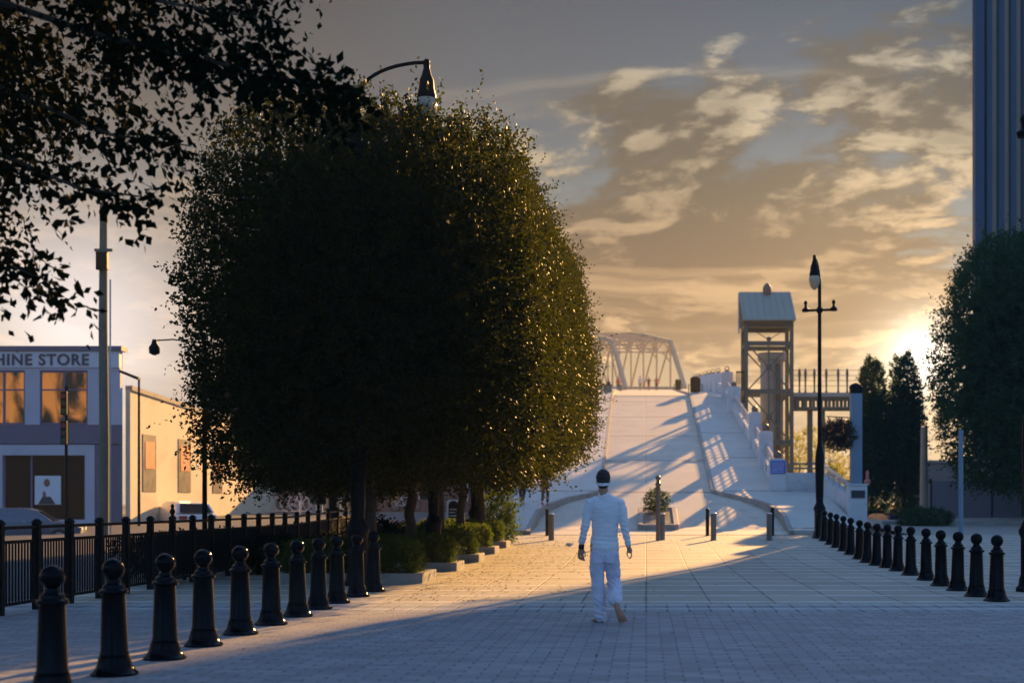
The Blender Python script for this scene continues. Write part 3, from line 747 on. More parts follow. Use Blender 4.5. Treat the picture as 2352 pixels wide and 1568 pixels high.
# ------------------------------------------------------------------ store building on the left
M_fac = mat('lavender_grey_render', (.52, .51, .58), .7, var=.08, vs=.6, dirt=((.3,.29,.3), .9, .3))
M_trim = mat('slate_purple_trim', (.14, .13, .19), .6, var=.15, vs=1)
M_sign = mat('pale_sign_band', (.66, .66, .70), .6, var=.05)
M_warm = mat('lit_interior', (.5,.3,.12), .8, var=.5, vs=.8, emis=((1.0,.48,.14), .0))
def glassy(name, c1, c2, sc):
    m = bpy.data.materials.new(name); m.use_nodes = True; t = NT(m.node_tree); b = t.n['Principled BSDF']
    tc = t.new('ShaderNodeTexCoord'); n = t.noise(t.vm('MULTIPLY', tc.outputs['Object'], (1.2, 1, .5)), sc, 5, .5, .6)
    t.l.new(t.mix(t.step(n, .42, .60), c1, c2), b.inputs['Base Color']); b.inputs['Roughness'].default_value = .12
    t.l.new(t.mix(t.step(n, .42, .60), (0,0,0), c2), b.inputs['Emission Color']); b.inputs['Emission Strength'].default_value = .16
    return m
M_win = glassy('painted_glow_window', (.05,.035,.02), (.85,.27,.045), .9)  # warm orange glow painted into the pane colour and emission
sb = thing('store_building', 'two-storey pale grey store with slate trim and lettered sign band', 'building', (-22.2, 60, 0))
BX = lambda px: X(px, 60)+22.2
BZ = lambda py: Z(py, 60)
xl = -10.5
mb = MB()
mb.hexa([(xl,.30,0),(0,.30,0),(-8.9,24,0),(xl-9,24,0),(xl,.30,7.9),(0,.30,7.9),(-8.9,24,7.9),(xl-9,24,7.9)])                                         # core
mb.build('wall', M_fac, sb)
mb = MB()
z2a, z2b = BZ(975), BZ(850)
mb.box(xl, BX(0)-.35, 0, .29, z2a, z2b)
mb.box(BX(57), BX(91), 0, .29, z2a, z2b); mb.box(BX(201), BX(232), 0, .29, z2a, z2b); mb.box(BX(236), 0, .03, .29, z2a, z2b)
mb.box(xl, 0, 0, .29, z2b, BZ(845)+.02)
mb.build('upper_pier', M_fac, sb)
MB().box(xl, -.01, -.06, .29, BZ(845)+.022, BZ(806)).build('sign_band', M_sign, sb)
MB().box(xl-.1, .12, -.15, .6, BZ(805.5), BZ(795)).build('cornice', M_trim, sb)
MB().box(xl, -.005, -.08, .29, BZ(1020)+.02, BZ(976)).build('belt_course', M_trim, sb)
mb = MB()
mb.box(xl, BX(6), -.05, .29, 0, BZ(1021)); mb.box(BX(196), BX(218), -.05, .29, 0, BZ(1021)); mb.box(BX(6), BX(196), -.05, .29, BZ(1045), BZ(1021)); mb.box(BX(6), BX(196), -.05, .29, 0, .7)
mb.build('shopfront_surround', M_fac, sb)
MB().box(BX(219), -.01, -.02, .29, 0, BZ(1021)).build('corner_pier', M_trim, sb)
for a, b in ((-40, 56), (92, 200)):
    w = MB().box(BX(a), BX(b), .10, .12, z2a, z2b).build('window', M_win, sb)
    mb = MB()
    for q in (a, (a+b)/2, b): mb.box(BX(q)-.05, BX(q)+.05, .05, .10, z2a, z2b)
    mb.box(BX(a), BX(b), .052, .098, z2a, z2a+.09); mb.box(BX(a), BX(b), .052, .098, z2b-.09, z2b); mb.box(BX(a), BX(b), .054, .096, (z2a+z2b)/2+.3, (z2a+z2b)/2+.36)
    mb.build('frame', M_trim, w)
w = MB().box(BX(6), BX(196), .14, .16, .7, BZ(1045)).build('shop_window', M_glass, sb)
mb = MB()
for q in (8, 70, 148, 194): mb.box(BX(q)-.04, BX(q)+.04, .09, .139, .7, BZ(1045))
mb.build('frame', M_trim, w)
po = MB().box(BX(78), BX(138), .07, .085, BZ(1158), BZ(1092)).build('poster', mat('white_poster', (.75,.75,.78), .5, var=.05), sb)
mb = MB(); mb.ell((BX(106), .062, BZ(1108)), .13,.012,.17); mb.ell((BX(100), .066, BZ(1136)), .07,.012,.16)
mb.build('poster_figure', mat('poster_brown', (.30,.12,.07), .6), po)
MB().hexa([(BX(86),.052,BZ(1157)),(BX(126),.052,BZ(1157)),(BX(126),.066,BZ(1157)),(BX(86),.066,BZ(1157)),(BX(96),.052,BZ(1140)),(BX(114),.052,BZ(1140)),(BX(114),.066,BZ(1140)),(BX(96),.066,BZ(1140))]).build('poster_figure', mat('poster_dark', (.05,.04,.05), .6), po)
cu = bpy.data.curves.new('sign_lettering', 'FONT'); cu.body = 'HINE STORE'; cu.size = .66; cu.extrude = .02; cu.offset = .012; cu.space_character = 1.12
cu.materials.append(mat('dark_letters', (.05,.05,.08), .5))
tq = bpy.data.objects.new('lettering_curve', cu); COL.objects.link(tq); bpy.context.view_layer.update()
tm = bpy.data.meshes.new_from_object(tq.evaluated_get(bpy.context.evaluated_depsgraph_get())); bpy.data.objects.remove(tq)
to = bpy.data.objects.new('sign_lettering', tm); COL.objects.link(to); to.parent = sb
to.location = (BX(-12), -.085, BZ(838)); to.rotation_euler = (R(90), 0, 0)

# cream side building running away behind the store
M_cream = mat('cream_stucco', (.85, .70, .48), .85, var=.10, vs=.5, bump=.1, bs=8, dirt=((.5,.38,.24), .5, .4))
cb = thing('cream_building', 'long cream stucco wall in golden sunlight behind the store, with tall narrow windows', 'building', (-22.0, 60, 0))
MB().hexa([(-.18,.6,0),(0.02,.6,0),(.4,24,0),(-.18,24,0),(-.18,.6,6.2),(.02,.6,6.2),(.4,24,5.2),(-.18,24,5.2)]).build('wall', M_cream, cb)
mb = MB(); mb.hexa([(-.2,.62,6.201),(.10,.62,6.201),(.46,24,5.201),(-.2,24,5.201),(-.2,.62,6.4),(.10,.62,6.4),(.46,24,5.4),(-.2,24,5.4)]).build('coping', M_curb, cb)
M_red = mat('red_window_panel', (.55,.12,.06), .5, var=.2)
for y0, y1 in ((2.0, 3.6), (6.5, 8.2), (11.5, 13.0)):
    q = lambda y: .02+.38*(y-.6)/23.4
    w = MB().hexa([(q(y0)-.02,y0,1.9),(q(y0)+.03,y0,1.9),(q(y1)+.03,y1,1.9),(q(y1)-.02,y1,1.9),(q(y0)-.02,y0,4.4),(q(y0)+.03,y0,4.4),(q(y1)+.03,y1,4.4),(q(y1)-.02,y1,4.4)]).build('window', mat('dull_window_grey', (.12,.10,.09), .4), cb)
    MB().hexa([(q(y0)+.03,y0+.25,2.9),(q(y0)+.05,y0+.25,2.9),(q(y1)+.05,y1-.25,2.9),(q(y1)+.03,y1-.25,2.9),(q(y0)+.03,y0+.25,4.1),(q(y0)+.05,y0+.25,4.1),(q(y1)+.05,y1-.25,4.1),(q(y1)+.03,y1-.25,4.1)]).build('pane', M_red, w)

# low brick building beyond the trees
M_brick = brick_mat('red_brown_brick', (.19,.075,.05), (.13,.05,.04), (.22,.19,.17))
bb = thing('brick_building', 'low red-brown brick building with pale coping seen under the trees', 'building', (-21.4, 83, .9))
MB().box(0, 17, 0, 8, -.2, 2.35).build('wall', M_brick, bb)
MB().box(-.1, 17.1, -.12, 8.1, 2.352, 2.55).build('coping', M_curb, bb)
for x, w_, z0, z1, nm, m in ((3.7, 1.0, 0, 2.0, 'door', mat('brown_door', (.25,.14,.05), .5)), (8.2, .5, .7, 1.9, 'window', M_glass), (10.6, .35, .6, 1.9, 'window', M_glass), (12.2, .5, .6, 1.9, 'window', M_glass)):
    w = MB().box(x, x+w_, -.03, .02, z0, z1).build(nm, m, bb)
    MB().box(x-.06, x, -.06, .02, z0, z1+.06).box(x+w_, x+w_+.06, -.06, .02, z0, z1+.06).box(x, x+w_, -.06, .02, z1, z1+.06).build('frame', M_white, w)
# bike racks, bicycles, kiosk, signs
def torus(mb, c, Rr, r, axis='y', n=28, k=6, squash=1.0):
    pts = []
    for i in range(n+1):
        a = 2*math.pi*i/n
        pts.append((c[0]+Rr*math.cos(a)*squash, c[1], c[2]+Rr*math.sin(a)) if axis == 'y' else (c[0], c[1]+Rr*math.cos(a), c[2]+Rr*math.sin(a)))
    return mb.tube(pts, r, k, ref=(0,1,0) if axis == 'y' else (1,0,0), caps=False)
def bicycle(x, y, z, rz, m, lab):
    t = thing('bicycle', lab, 'bicycle', (x, y, z), rz, 'bicycles at the racks')
    for sx in (-.52, .52):
        mb = MB(); torus(mb, (sx,0,.34), .33, .022)
        w = mb.build('wheel', M_blackm, t)
        mb = MB()
        for a in range(0, 180, 20): mb.bar((sx-.31*math.cos(R(a)),0,.34-.31*math.sin(R(a))), (sx+.31*math.cos(R(a)),0,.34+.31*math.sin(R(a))), .005)
        mb.build('spokes', M_rail, w)
    mb = MB(); bb_, st, hd, re, fr = (-.05,0,.30), (-.20,0,.82), (.36,0,.78), (-.52,0,.34), (.52,0,.34)
    for a, b in ((bb_, st), (bb_, hd), ((-.17,0,.72), hd), (re, bb_), (re, (-.17,0,.72)), (hd, fr)): mb.tube([a, b], .02, 6)
    mb.build('frame', m, t)
    MB().limb([(-.32,0,.86,.02,.07),(-.1,0,.88,.02,.03)], 8, ref=(0,0,1)).build('saddle', M_blackm, t)
    MB().tube([(.36,0,.78),(.33,0,.95)], .014, 6).tube([(.40,-.24,.98),(.33,-.1,.97),(.33,.1,.97),(.40,.24,.98)], .013, 6).build('handlebar', M_rail, t)
zb = .95
bicycle(X(690, 78), 78, zb, R(20), mat('white_bike_paint', (.8,.8,.8), .3), 'white bicycle parked at the rack before the brick wall')
bicycle(X(735, 79), 79, zb, R(-10), M_blackm, 'dark bicycle partly hidden by the black sign board')
bicycle(X(930, 77), 77, zb, R(10), mat('silver_bike_paint', (.6,.6,.62), .3), 'silver bicycle between the tree trunks')
for i, (px, Y, n, lb) in enumerate([(645, 80, 6, 'curled metal bike rack left of the white bicycle'), (705, 77, 5, 'curled metal bike rack behind the white bicycle'), (790, 79, 3, 'curled metal bike rack right of the kiosk')]):
    t = thing('bike_rack', lb, 'bike rack', (X(px, Y), Y, zb), 0, 'bike racks')
    for k in range(n):
        mb = MB(); torus(mb, ((k-n/2)*.42,0,.42), .40, .02); mb.build('hoop', M_rail, t)
    MB().bar((-n*.23,0,.01), (n*.23,0,.01), .06).build('base_rail', M_rail, t)
t = thing('metal_pole', 'short pale steel pole by the bike racks', 'post', (X(689+.5, 70), 70, .76)); MB().lathe([(.05,0),(.05,1.15),(.02,1.2)], n=12).build('shaft', M_rail, t, smooth=True)
t = thing('pay_kiosk', 'grey boxy kiosk with a flat sunlit canopy before the brick wall', 'kiosk', (X(768, 72), 72, .8))
MB().box(-.35,.30,-.2,.2,0,1.15).build('cabinet', M_steel, t, bevel=.02)
MB().box(-.45,.5,-.3,.3,1.27,1.33).build('canopy', M_white, t)
MB().tube([(.36,0,0),(.36,0,1.0),(.25,0,1.27)], .045, 8).build('support', M_rail, t)
t = thing('sign_board', 'dark two-panel sign board on a slim post behind the fence', 'sign', (X(731, 45), 45, g(45)))
MB().lathe([(.035,0),(.035,1.95),(.05,1.97),(.02,2.0)], n=10).build('post', M_blackm, t)
MB().box(-.26,.02,-.04,-.036+.02,1.12,1.78).build('panel', mat('brown_sign', (.10,.06,.03), .5), t); MB().box(.03,.26,-.05,-.02,1.1,1.78).build('panel', M_blackm, t)
for a in (-.17, .03): MB().box(a,a+.12,-.08,-.03,.78,1.08).build('notice_box', M_white, t)
t = thing('small_sign', 'small white sign with a dark figure on the brick wall', 'sign', (X(726, 82.8), 82.8, 2.2)); MB().box(-.13,.13,-.02,.0,-.25,.25).build('panel', M_white, t)
MB().ell((0,-.03,.12), .05,.01,.05).box(-.05,.05,-.035,-.021,-.15,.05).build('symbol', mat('sign_navy', (.03,.05,.12), .5), t)
t = thing('information_board', 'dark rounded information board in a pale frame between the trunks', 'sign', (X(1040, 50), 50, g(50)))
MB().box(-.22,.22,-.05,.05,0,1.15).build('frame', M_white, t, bevel=.01)
MB().tube([(.03,-.07,.95),(.03,-.052,.95)], .17, 24, ref=(1,0,0)).box(-.14,.20,-.07,-.052,.25,.95).build('panel', M_blackm, t)
mb = MB()
for k in range(5): mb.box(-.10,.14-.03*(k % 2),-.076,-.0705,.80-.11*k,.83-.11*k)
mb.build('lettering', M_white, t)

# parked car behind the fence
def car(x, y, z, rz, col, lab, s=1.0):
    t = thing('parked_car', lab, 'car', (x, y, z), rz, 'parked cars'); t.scale = (s, s, s)
    W = .88; mp = mat('car_paint_'+lab[:6], col, .25, var=.03, coat=.8)
    prof = [(-2.15,.38),(-2.2,.62),(-2.12,.86),(-1.75,.94),(-1.30,.98),(1.05,.96),(1.95,.84),(2.18,.66),(2.2,.36)]
    top = [(-1.95,.93),(-1.55,1.36),(-.9,1.46),(.1,1.46),(.55,1.36),(1.15,.95)]
    def ext(P, w0, w1=None):
        w1 = w1 or w0; n = len(P); zs = [p[1] for p in P]; lo, hi = min(zs), max(zs); f = lambda q: w0 + (w1-w0)*(q-lo)/(hi-lo)
        vs = [(a, -f(b), b) for a, b in P] + [(a, f(b), b) for a, b in P]
        return vs, [tuple(range(n)), tuple(range(2*n-1, n-1, -1))] + [(i, i+n, (i+1) % n+n, (i+1) % n) for i in range(n)]
    mb = MB(); mb.add(*ext(prof + [(1.7,.28),(-1.7,.28)], W*.97, W)); mb.build('body', mp, t, bevel=.05, smooth=True)
    ca = MB().add(*ext(top, W*.97, W*.76)).build('cabin', mp, t, bevel=.04, smooth=True)
    for sg in (-1, 1):
        f = lambda b: sg*(W*.97+(W*.76-W*.97)*(b-.93)/.53+.012)
        for P in ([(-1.55,1.0),(-1.40,1.30),(-.9,1.38),(-.42,1.38),(-.42,1.0)], [(-.34,1.0),(-.34,1.38),(.1,1.38),(.45,1.30),(.88,1.0)]):
            vs = [(a, f(b), b) for a, b in P]; mb = MB().add(vs, [tuple(range(len(P))) if sg < 0 else tuple(range(len(P)-1, -1, -1))])
    for P, nm in (([(-2.0,.97),(-1.62,1.35)], 'rear_window'), ([(1.17,.97),(.62,1.35)], 'windscreen')):
        (a0, b0), (a1, b1) = P; s_ = -.02 if a0 < 0 else .02
        MB().hexa([(a0+s_,-W*.80,b0),(a0+s_,W*.80,b0),(a0-s_,W*.80,b0),(a0-s_,-W*.80,b0),(a1+s_,-W*.66,b1),(a1+s_,W*.66,b1),(a1-s_,W*.66,b1),(a1-s_,-W*.66,b1)]).build(nm, M_glass, ca)
    for a in (-1.35, 1.38):
        for sg in (-1, 1):
            w = MB().tube([(a, sg*.70, .32), (a, sg*.89, .32)], .32, 22, ref=(1,0,0)).build('wheel', mat('tyre_rubber', (.02,.02,.02), .8), t, smooth=True)
            MB().tube([(a, sg*.885, .32), (a, sg*.90, .32)], .20, 18, ref=(1,0,0)).build('rim', M_rail, w, smooth=True)
    for sg in (-1, 1):
        MB().box(-2.22,-2.14,sg*.62-.17,sg*.62+.17,.66,.82).build('tail_light', mat('tail_red', (.5,.02,.02), .2), t)
        MB().box(2.12,2.20,sg*.60-.2,sg*.60+.2,.58,.72).build('headlight', M_rail, t)
    MB().box(-2.225,-2.15,-.26,.26,.46,.60).build('number_plate', M_white, t)
    return t
car(X(418, 64), 64, g(64)-.62, R(125), (.72,.70,.66), 'cream car parked behind the fence before the sunlit wall')
car(X(55, 50), 50, g(50)-.45, R(15), (.10,.12,.16), 'dark car half hidden behind the fence at the left edge', .9)
car(X(2032, 66), 66, g(66)-.92, R(110), (.11,.015,.02), 'small red car beyond the right bollards', .8)

# poles on the left
t = thing('utility_pole', 'thick greenish wooden utility pole before the store building', 'utility pole', (X(238, 48), 48, g(48)))
MB().tube([(0,0,-.1),(.02,0,3),(-.02,0,7),(0,0,11.2)], [.17,.16,.145,.12], 14).build('shaft', M_wood, t, smooth=True)
MB().box(-.16,.22,-.3,-.12,8.9,9.5).build('transformer_box', M_blackm, t, bevel=.02)
MB().bar((.3,0,9.6), (-.3,0,9.6), .09).build('cross_arm', M_wood, t)
MB().tube([(.24,-.05,0),(.24,-.05,8.6)], .03, 8).build('conduit', M_rail, t)
t = thing('parking_light', 'slim dark pole with a short flat lamp head before the cream wall', 'street lamp', (X(319, 57), 57, g(57)))
MB().tube([(0,0,-.05),(0,0,5.85)], [.06,.045], 8).build('post', M_blackm, t, smooth=True)
MB().hexa([(-.75,-.12,6.12),(-.75,.12,6.12),(.02,.12,5.80),(.02,-.12,5.80),(-.75,-.12,6.22),(-.75,.12,6.22),(.02,.12,5.92),(.02,-.12,5.92)]).build('lamp_head', M_blackm, t)
t = thing('traffic_signal', 'dark slim signal pole with red and green heads before the store window', 'traffic signal', (X(152, 46), 46, g(46)))
MB().tube([(0,0,-.05),(0,0,4.9)], [.06,.045], 8).build('post', M_blackm, t, smooth=True)
for z0, nm in ((3.0, 'red'), (3.95, 'plain')):
    h = MB().box(-.10,.10,-.22,-.04,z0,z0+.75).build('signal_head', M_blackm, t, bevel=.01)
    for k, c in enumerate(((.01,.08,.04), (.08,.05,.01), (.22,.02,.02))):
        MB().tube([(.0,-.24,z0+.13+.24*k), (.0,-.221,z0+.13+.24*k)], .085, 16, ref=(1,0,0)).build('lens', mat('signal_lens_%d' % k, c, .2), h)
t = thing('hanging_lamp', 'small black lantern on a bracket at the left edge of the big tree', 'street lamp', (X(470, 36), 36, g(36)))
MB().tube([(0,0,-.05),(0,0,5.6)], [.07,.045], 8).build('post', M_blackm, t, smooth=True)
MB().tube([(0,0,5.35),(-.8,0,5.45),(-1.27,0,5.42)], .02, 6).build('arm', M_blackm, t)
MB().lathe([(.03,5.05),(.13,5.10),(.14,5.25),(.08,5.33),(.05,5.45)], (-1.27,0,0), 14).build('lantern', M_blackm, t, smooth=True)
# ------------------------------------------------------------------ parapets of the ramp
def pillar(parent, x, y, w, z0, z1, ringlamp=False, d=None):
    d = d or w
    h = w/2
    mb = MB().box(x-h, x+h, y, y+d, z0-.4, z1-.09)
    n = 8; pr = [(x+h*math.cos(math.pi*k/n), z1-.09+.09*math.sin(math.pi*k/n)) for k in range(n+1)]
    vs = [(a, y, b) for a, b in pr] + [(a, y+d, b) for a, b in pr]; m = n+1
    mb.add([(a, b, c+.0005) for a, b, c in vs], [tuple(range(m-1, -1, -1)), tuple(range(m, 2*m))] + [(i, i+1, i+1+m, i+m) for i in range(m-1)])
    p = mb.build('pillar', M_white, parent)
    if ringlamp:
        q = MB(); pts = [(x+.14*math.cos(math.pi*k/10), y+d/2, z1+.02+.22+.14*math.sin(math.pi*k/10)) for k in range(11)]
        q.tube([(x+.14, y+d/2, z1-.05)] + pts + [(x-.14, y+d/2, z1-.05)], .03, 6).box(x-.09, x+.09, y+d/2-.09, y+d/2+.09, z1-.02, z1+.16)
        q.build('lamp_ring', M_steel, p)
    else:
        MB().lathe([(.11,-.06),(.13,.02),(.17,.09),(.17,.17),(.13,.26),(.06,.32)], (x, y+d/2, z1), 16).build('lamp_cap', mat('bronze_cap', (.16,.13,.12), .4, metal=.6), p, smooth=True)
    return p
t = thing('ramp_parapet', 'white concrete parapet with pillars, slots and rails climbing the right side of the ramp', 'parapet', (0,0,0))
PP = [(5.47, 59.0, .68, 3.25, 0), (5.53, 65.4, .62, 4.72, 0), (5.56, 72.5, .62, 6.05, 0), (5.56, 89.6, .80, 8.75, 0), (5.68, 99.5, .80, 10.6, 1)]
for x, y, w, zt, rg in PP: pillar(t, x, y, w, walk(y), zt, rg)
def wall_run(t, xa, ya, xb, yb, za, zb, hw=.72, rails=True, th=.28, x_in=None):
    L = [(xa, ya, za), (xb, yb, zb)]
    MB().hexa([(xa-th/2,ya,za-.9),(xa+th/2,ya,za-.9),(xb+th/2,yb,zb-.9),(xb-th/2,yb,zb-.9),(xa-th/2,ya,za+hw),(xa+th/2,ya,za+hw),(xb+th/2,yb,zb+hw),(xb-th/2,yb,zb+hw)]).build('wall_panel', M_white, t)
    if rails:
        for h in (hw+.16, hw+.36, hw+.56):
            MB().bar((xa, ya, za+h), (xb, yb, zb+h), .09 if h > hw+.5 else .05, .07 if h > hw+.5 else .05).build('rail', M_rail, t)
        mb = MB(); n = max(2, int((yb-ya)/1.1)) if abs(yb-ya) > 1 else 3
        for k in range(n+1):
            q = (k+.5)/(n+1); x = xa+(xb-xa)*q; y = ya+(yb-ya)*q; z = za+(zb-za)*q; mb.box(x-.03, x+.03, y-.03, y+.03, z+hw, z+hw+.53)
        mb.build('baluster_row', M_rail, t)
for (xa, ya, wa, _, _), (xb, yb, wb, _, _) in zip(PP, PP[1:]):
    wall_run(t, xa, ya+wa, xb, yb, walk(ya+wa), walk(yb), hw=.62 if ya > 60 else .55)
    mb = MB()
    for k in range(1, 3):
        y = ya+wa+(yb-ya-wa)*k/3; x = xa+(xb-xa)*k/3; mb.box(x-.15, x-.138, y-.08, y+.08, walk(y)+.15, walk(y)+.5)
    mb.build('drain_slot', M_blackm, t)
t = thing('bridge_parapet', 'row of pale ring-topped pillars along the right of the bridge deck past the crest', 'parapet', (0,0,0))
y0 = 100.6
for y, x in ((109, 5.55), (116.5, 5.5), (124, 5.5), (132, 5.5), (143, 5.55), (156, 5.7), (172, 5.9)):
    pillar(t, x, y, .66, walk(y), walk(y)+1.5, True); wall_run(t, x, y0+.66, x, y, walk(y0+.66), walk(y), .75, False, .2); y0 = y
t = thing('left_parapet', 'pale concrete parapet along the left side of the ramp, mostly behind the trees', 'parapet', (0,0,0))
for a, b in ((59.5, 75), (75.6, 90), (90.6, 103), (103.6, 130)):
    pillar(t, -5.2, a-.6, .6, walk(a), walk(a)+1.5); wall_run(t, -5.2, a, -5.2, b, walk(a), walk(b), .6, True)

# blue notice on the lowest pillar
t = thing('blue_notice', 'blue notice with rows of small white lettering on the lowest ramp pillar', 'sign', (5.47, 59, 2.88))
MB().box(-.31,.31,-.035,-.003,-.27,.27).build('panel', mat('notice_blue', (.02,.10,.50), .4, var=.08), t, bevel=.006)
mb = MB(); rn = random.Random(2)
for k in range(6):
    x = -.26; z = .19-.078*k
    while x < .24:
        w = rn.uniform(.02,.06); mb.box(x, min(x+w,.27), -.041, -.0355, z-.018, z+.018); x += w+rn.uniform(.012,.022)
mb.build('lettering', mat('notice_white', (.55,.62,.8), .5), t)

# landing wall and sloping stair wall right of the ramp
t = thing('landing_wall', 'low white wall with grey handrails right of the blue notice pillar', 'wall', (0,0,0))
MB().box(5.815, 7.15, 59.15, 59.42, 1.0, 2.66).build('wall_panel', M_white, t)
mb = MB()
for h in (2.84, 3.03): mb.bar((5.82,59.28,h), (7.2,59.28,h), .07)
for x in (6.4,): mb.box(x-.03,x+.03,59.25,59.31,2.66,2.99)
mb.build('handrail', M_steel, t)
t = thing('stair_wall', 'white wall sloping down with a bright slotted rail toward the plaque pillar', 'wall', (0,0,0))
MB().hexa([(7.16,59.4,.6),(7.44,59.4,.6),(7.85,52.7,.3),(7.57,52.7,.3),(7.16,59.4,2.6),(7.44,59.4,2.6),(7.85,52.7,1.62),(7.57,52.7,1.62)]).build('wall_panel', M_white, t)
for h in (.18, .32, .46): MB().bar((7.3,59.3,2.6+h-.02), (7.71,52.7,1.62+h-.1), .09 if h > .4 else .05, .07 if h > .4 else .05).build('rail', M_rail, t)
mb = MB()
for k in range(6):
    q = (k+.5)/6; mb.box(7.3+.41*q-.03, 7.3+.41*q+.03, 59.3-6.6*q-.04, 59.3-6.6*q+.04, 2.58-.98*q, 3.0-1.06*q)
mb.build('baluster_row', M_rail, t)
t = thing('plaque_pillar', 'white square pillar with a dark plaque at the foot of the sloping stair wall', 'pillar', (7.75, 52, .3))
MB().box(-.34,.34,0,.66,-.1,1.74).build('shaft', M_white, t, bevel=.02); MB().box(-.25,.25,-.035,-.002,1.28,1.56).build('plaque', mat('dark_plaque', (.03,.03,.045), .4), t)
MB().box(-.38,.38,-.04,.70,1.742,1.80).build('cap', M_white, t, bevel=.01)
MB().lathe([(.10,1.80),(.13,1.9),(.06,2.0),(.06,2.25),(.03,2.3)], (.42,.5,0), 12).build('marker_lamp', mat('faded_red', (.5,.16,.12), .5), t)
# blue-grey steel column with a hanging basket
M_blue = mat('blue_grey_column', (.20,.28,.36), .55, var=.1, vs=1, dirt=((.1,.12,.14), 1.5, .3))
t = thing('steel_column', 'tall blue-grey square column with a dark cap, right of the ramp', 'column', (X(1966,56), 56, .4))
MB().box(-.22,.22,-.22,.22,0,5.3).build('shaft', M_blue, t, bevel=.02)
MB().box(-.23,.23,-.23,.23,5.302,5.5).lathe([(.27,5.5),(.27,5.56),(.2,5.66),(.05,5.72)], n=20).build('cap', M_blackm, t)
MB().bar((-.2,0,4.35), (-1.15,0,4.40), .04).bar((-.2,0,3.9), (-.8,0,4.36), .03).build('bracket', M_blackm, t)
t = shrub('hanging_basket', 'hanging basket', 'round dark basket of trailing flowers hanging left of the blue-grey column', (X(1928,56), 56, 4.1), ((0,0,0), (.58,.5,.46), dict(pw=2.6, seed=70, lumps=.22)), M_leafF, 900, 9, .07, .2, 71, stem=False)
MB().lathe([(.05,-.35),(.25,-.3),(.38,-.08)], n=14).build('bowl', M_blackm, t)
mb = MB()
for a in (0, 120, 240): mb.tube([(.34*math.cos(R(a)),.34*math.sin(R(a)),-.08), (0,0,.68)], .01, 4)
mb.build('chain', M_blackm, t)

# ------------------------------------------------------------------ elevator tower and walkway
t = thing('elevator_tower', 'open steel-framed elevator tower with pale green gable roof right of the ramp', 'tower', (0,0,0))
tx0, tx1, ty0, ty1 = 6.68, 9.72, 95.0, 98.2
for x in (tx0, tx1):
    for y in (ty0, ty1):
        mb = MB(); mb.box(x-.125,x+.125,y-.125,y-.08,.5,13.4).box(x-.125,x+.125,y+.08,y+.125,.5,13.4).box(x-.03,x+.03,y-.079,y+.079,.5,13.4); mb.build('corner_post', M_green, t)
lv = [1.6, 5.45, 8.85, 12.05, 13.3]
for z in lv:
    mb = MB(); h = .15
    for y in (ty0, ty1): mb.box(tx0+.126,tx1-.126,y-.10,y+.10,z-h,z+h)
    for x in (tx0, tx1): mb.box(x-.09,x+.09,ty0+.127,ty1-.127,z-h+.01,z+h-.01)
    mb.build('beam', M_green, t)
for a, b in zip(lv[:3], lv[1:4]):
    mb = MB()
    for y in (ty0-.02, ty1+.02):
        mb.bar((tx0+.17,y,a+.15), (tx1-.17,y,b-.15), .09); mb.bar((tx0+.17,y+.04,b-.15), (tx1-.17,y+.04,a+.15), .09)
        mb.tube([((tx0+tx1)/2,y-.07,(a+b)/2), ((tx0+tx1)/2,y+.10,(a+b)/2)], .22, 14, ref=(1,0,0))
    for x in (tx0, tx1): mb.bar((x,ty0+.17,a+.15), (x,ty1-.17,b-.15), .07)
    mb.build('cross_brace', M_green, t)
    MB().box((tx0+tx1)/2-.06,(tx0+tx1)/2+.06,ty0+.0,ty0+.12,a+.15,b-.15).build('mullion', M_green, t)
mb = MB(); mb.bar((tx0+.2,ty0,13.1),(8.2,ty0,12.3),.05).bar((tx1-.2,ty0,13.1),(8.2,ty0,12.3),.05).ell((8.2,ty0,12.35),.18,.12,.15,10,6); mb.build('top_brace', M_green, t)
rf = MB(); yc = (ty0+ty1)/2
rf.hexa([(6.45,94.3,13.5),(9.95,94.3,13.5),(9.80,yc,15.6),(6.30,yc,15.6),(6.45,94.3,13.6),(9.95,94.3,13.6),(9.80,yc,15.72),(6.30,yc,15.72)])
rf.hexa([(6.30,yc+.01,15.6),(9.80,yc+.01,15.6),(9.95,98.9,13.5),(6.45,98.9,13.5),(6.30,yc+.01,15.72),(9.80,yc+.01,15.72),(9.95,98.9,13.6),(6.45,98.9,13.6)])
r_ = rf.build('roof', M_roof, t)
mb = MB()
for k in range(8): x = 6.6+k*.45; mb.hexa([(x,94.31,13.60),(x+.04,94.31,13.60),(x-.11,yc-.05,15.71),(x-.15,yc-.05,15.71),(x,94.31,13.65),(x+.04,94.31,13.65),(x-.11,yc-.05,15.76),(x-.15,yc-.05,15.76)])
mb.build('roof_seam', M_roof, r_)
MB().box(6.5,9.9,94.4,98.8,13.30+.2,13.56-.02).build('fascia', M_green, t)
MB().tube([(6.3,yc,15.65),(6.3,yc,12.9)], .06, 8).build('downpipe', M_rail, t)
MB().lathe([(.22,15.5),(.30,15.75),(.28,16.0),(.16,16.2),(.05,16.3)], (8.2, yc-.2, 0), 14).build('roof_beacon', mat('beacon_housing', (.14,.09,.09), .5), t, smooth=True)
t = thing('concrete_shaft', 'round tan concrete shaft standing inside the steel tower', 'shaft', (X(1763,100), 96.6, .6))
MB().lathe([(.78,-.2),(.78,10.3),(.95,10.5),(.95,10.95),(.6,11.0)], n=32).build('barrel', M_shaft, t, smooth=True)
MB().box(.2,.5,-.98,-.72,0,10.2).build('guide_rail', M_green, t)
t = thing('walkway', 'raised footbridge deck on girders running right from the tower', 'walkway', (0,0,0))
wx0, wx1, wz = 9.9, 15.2, 8.65
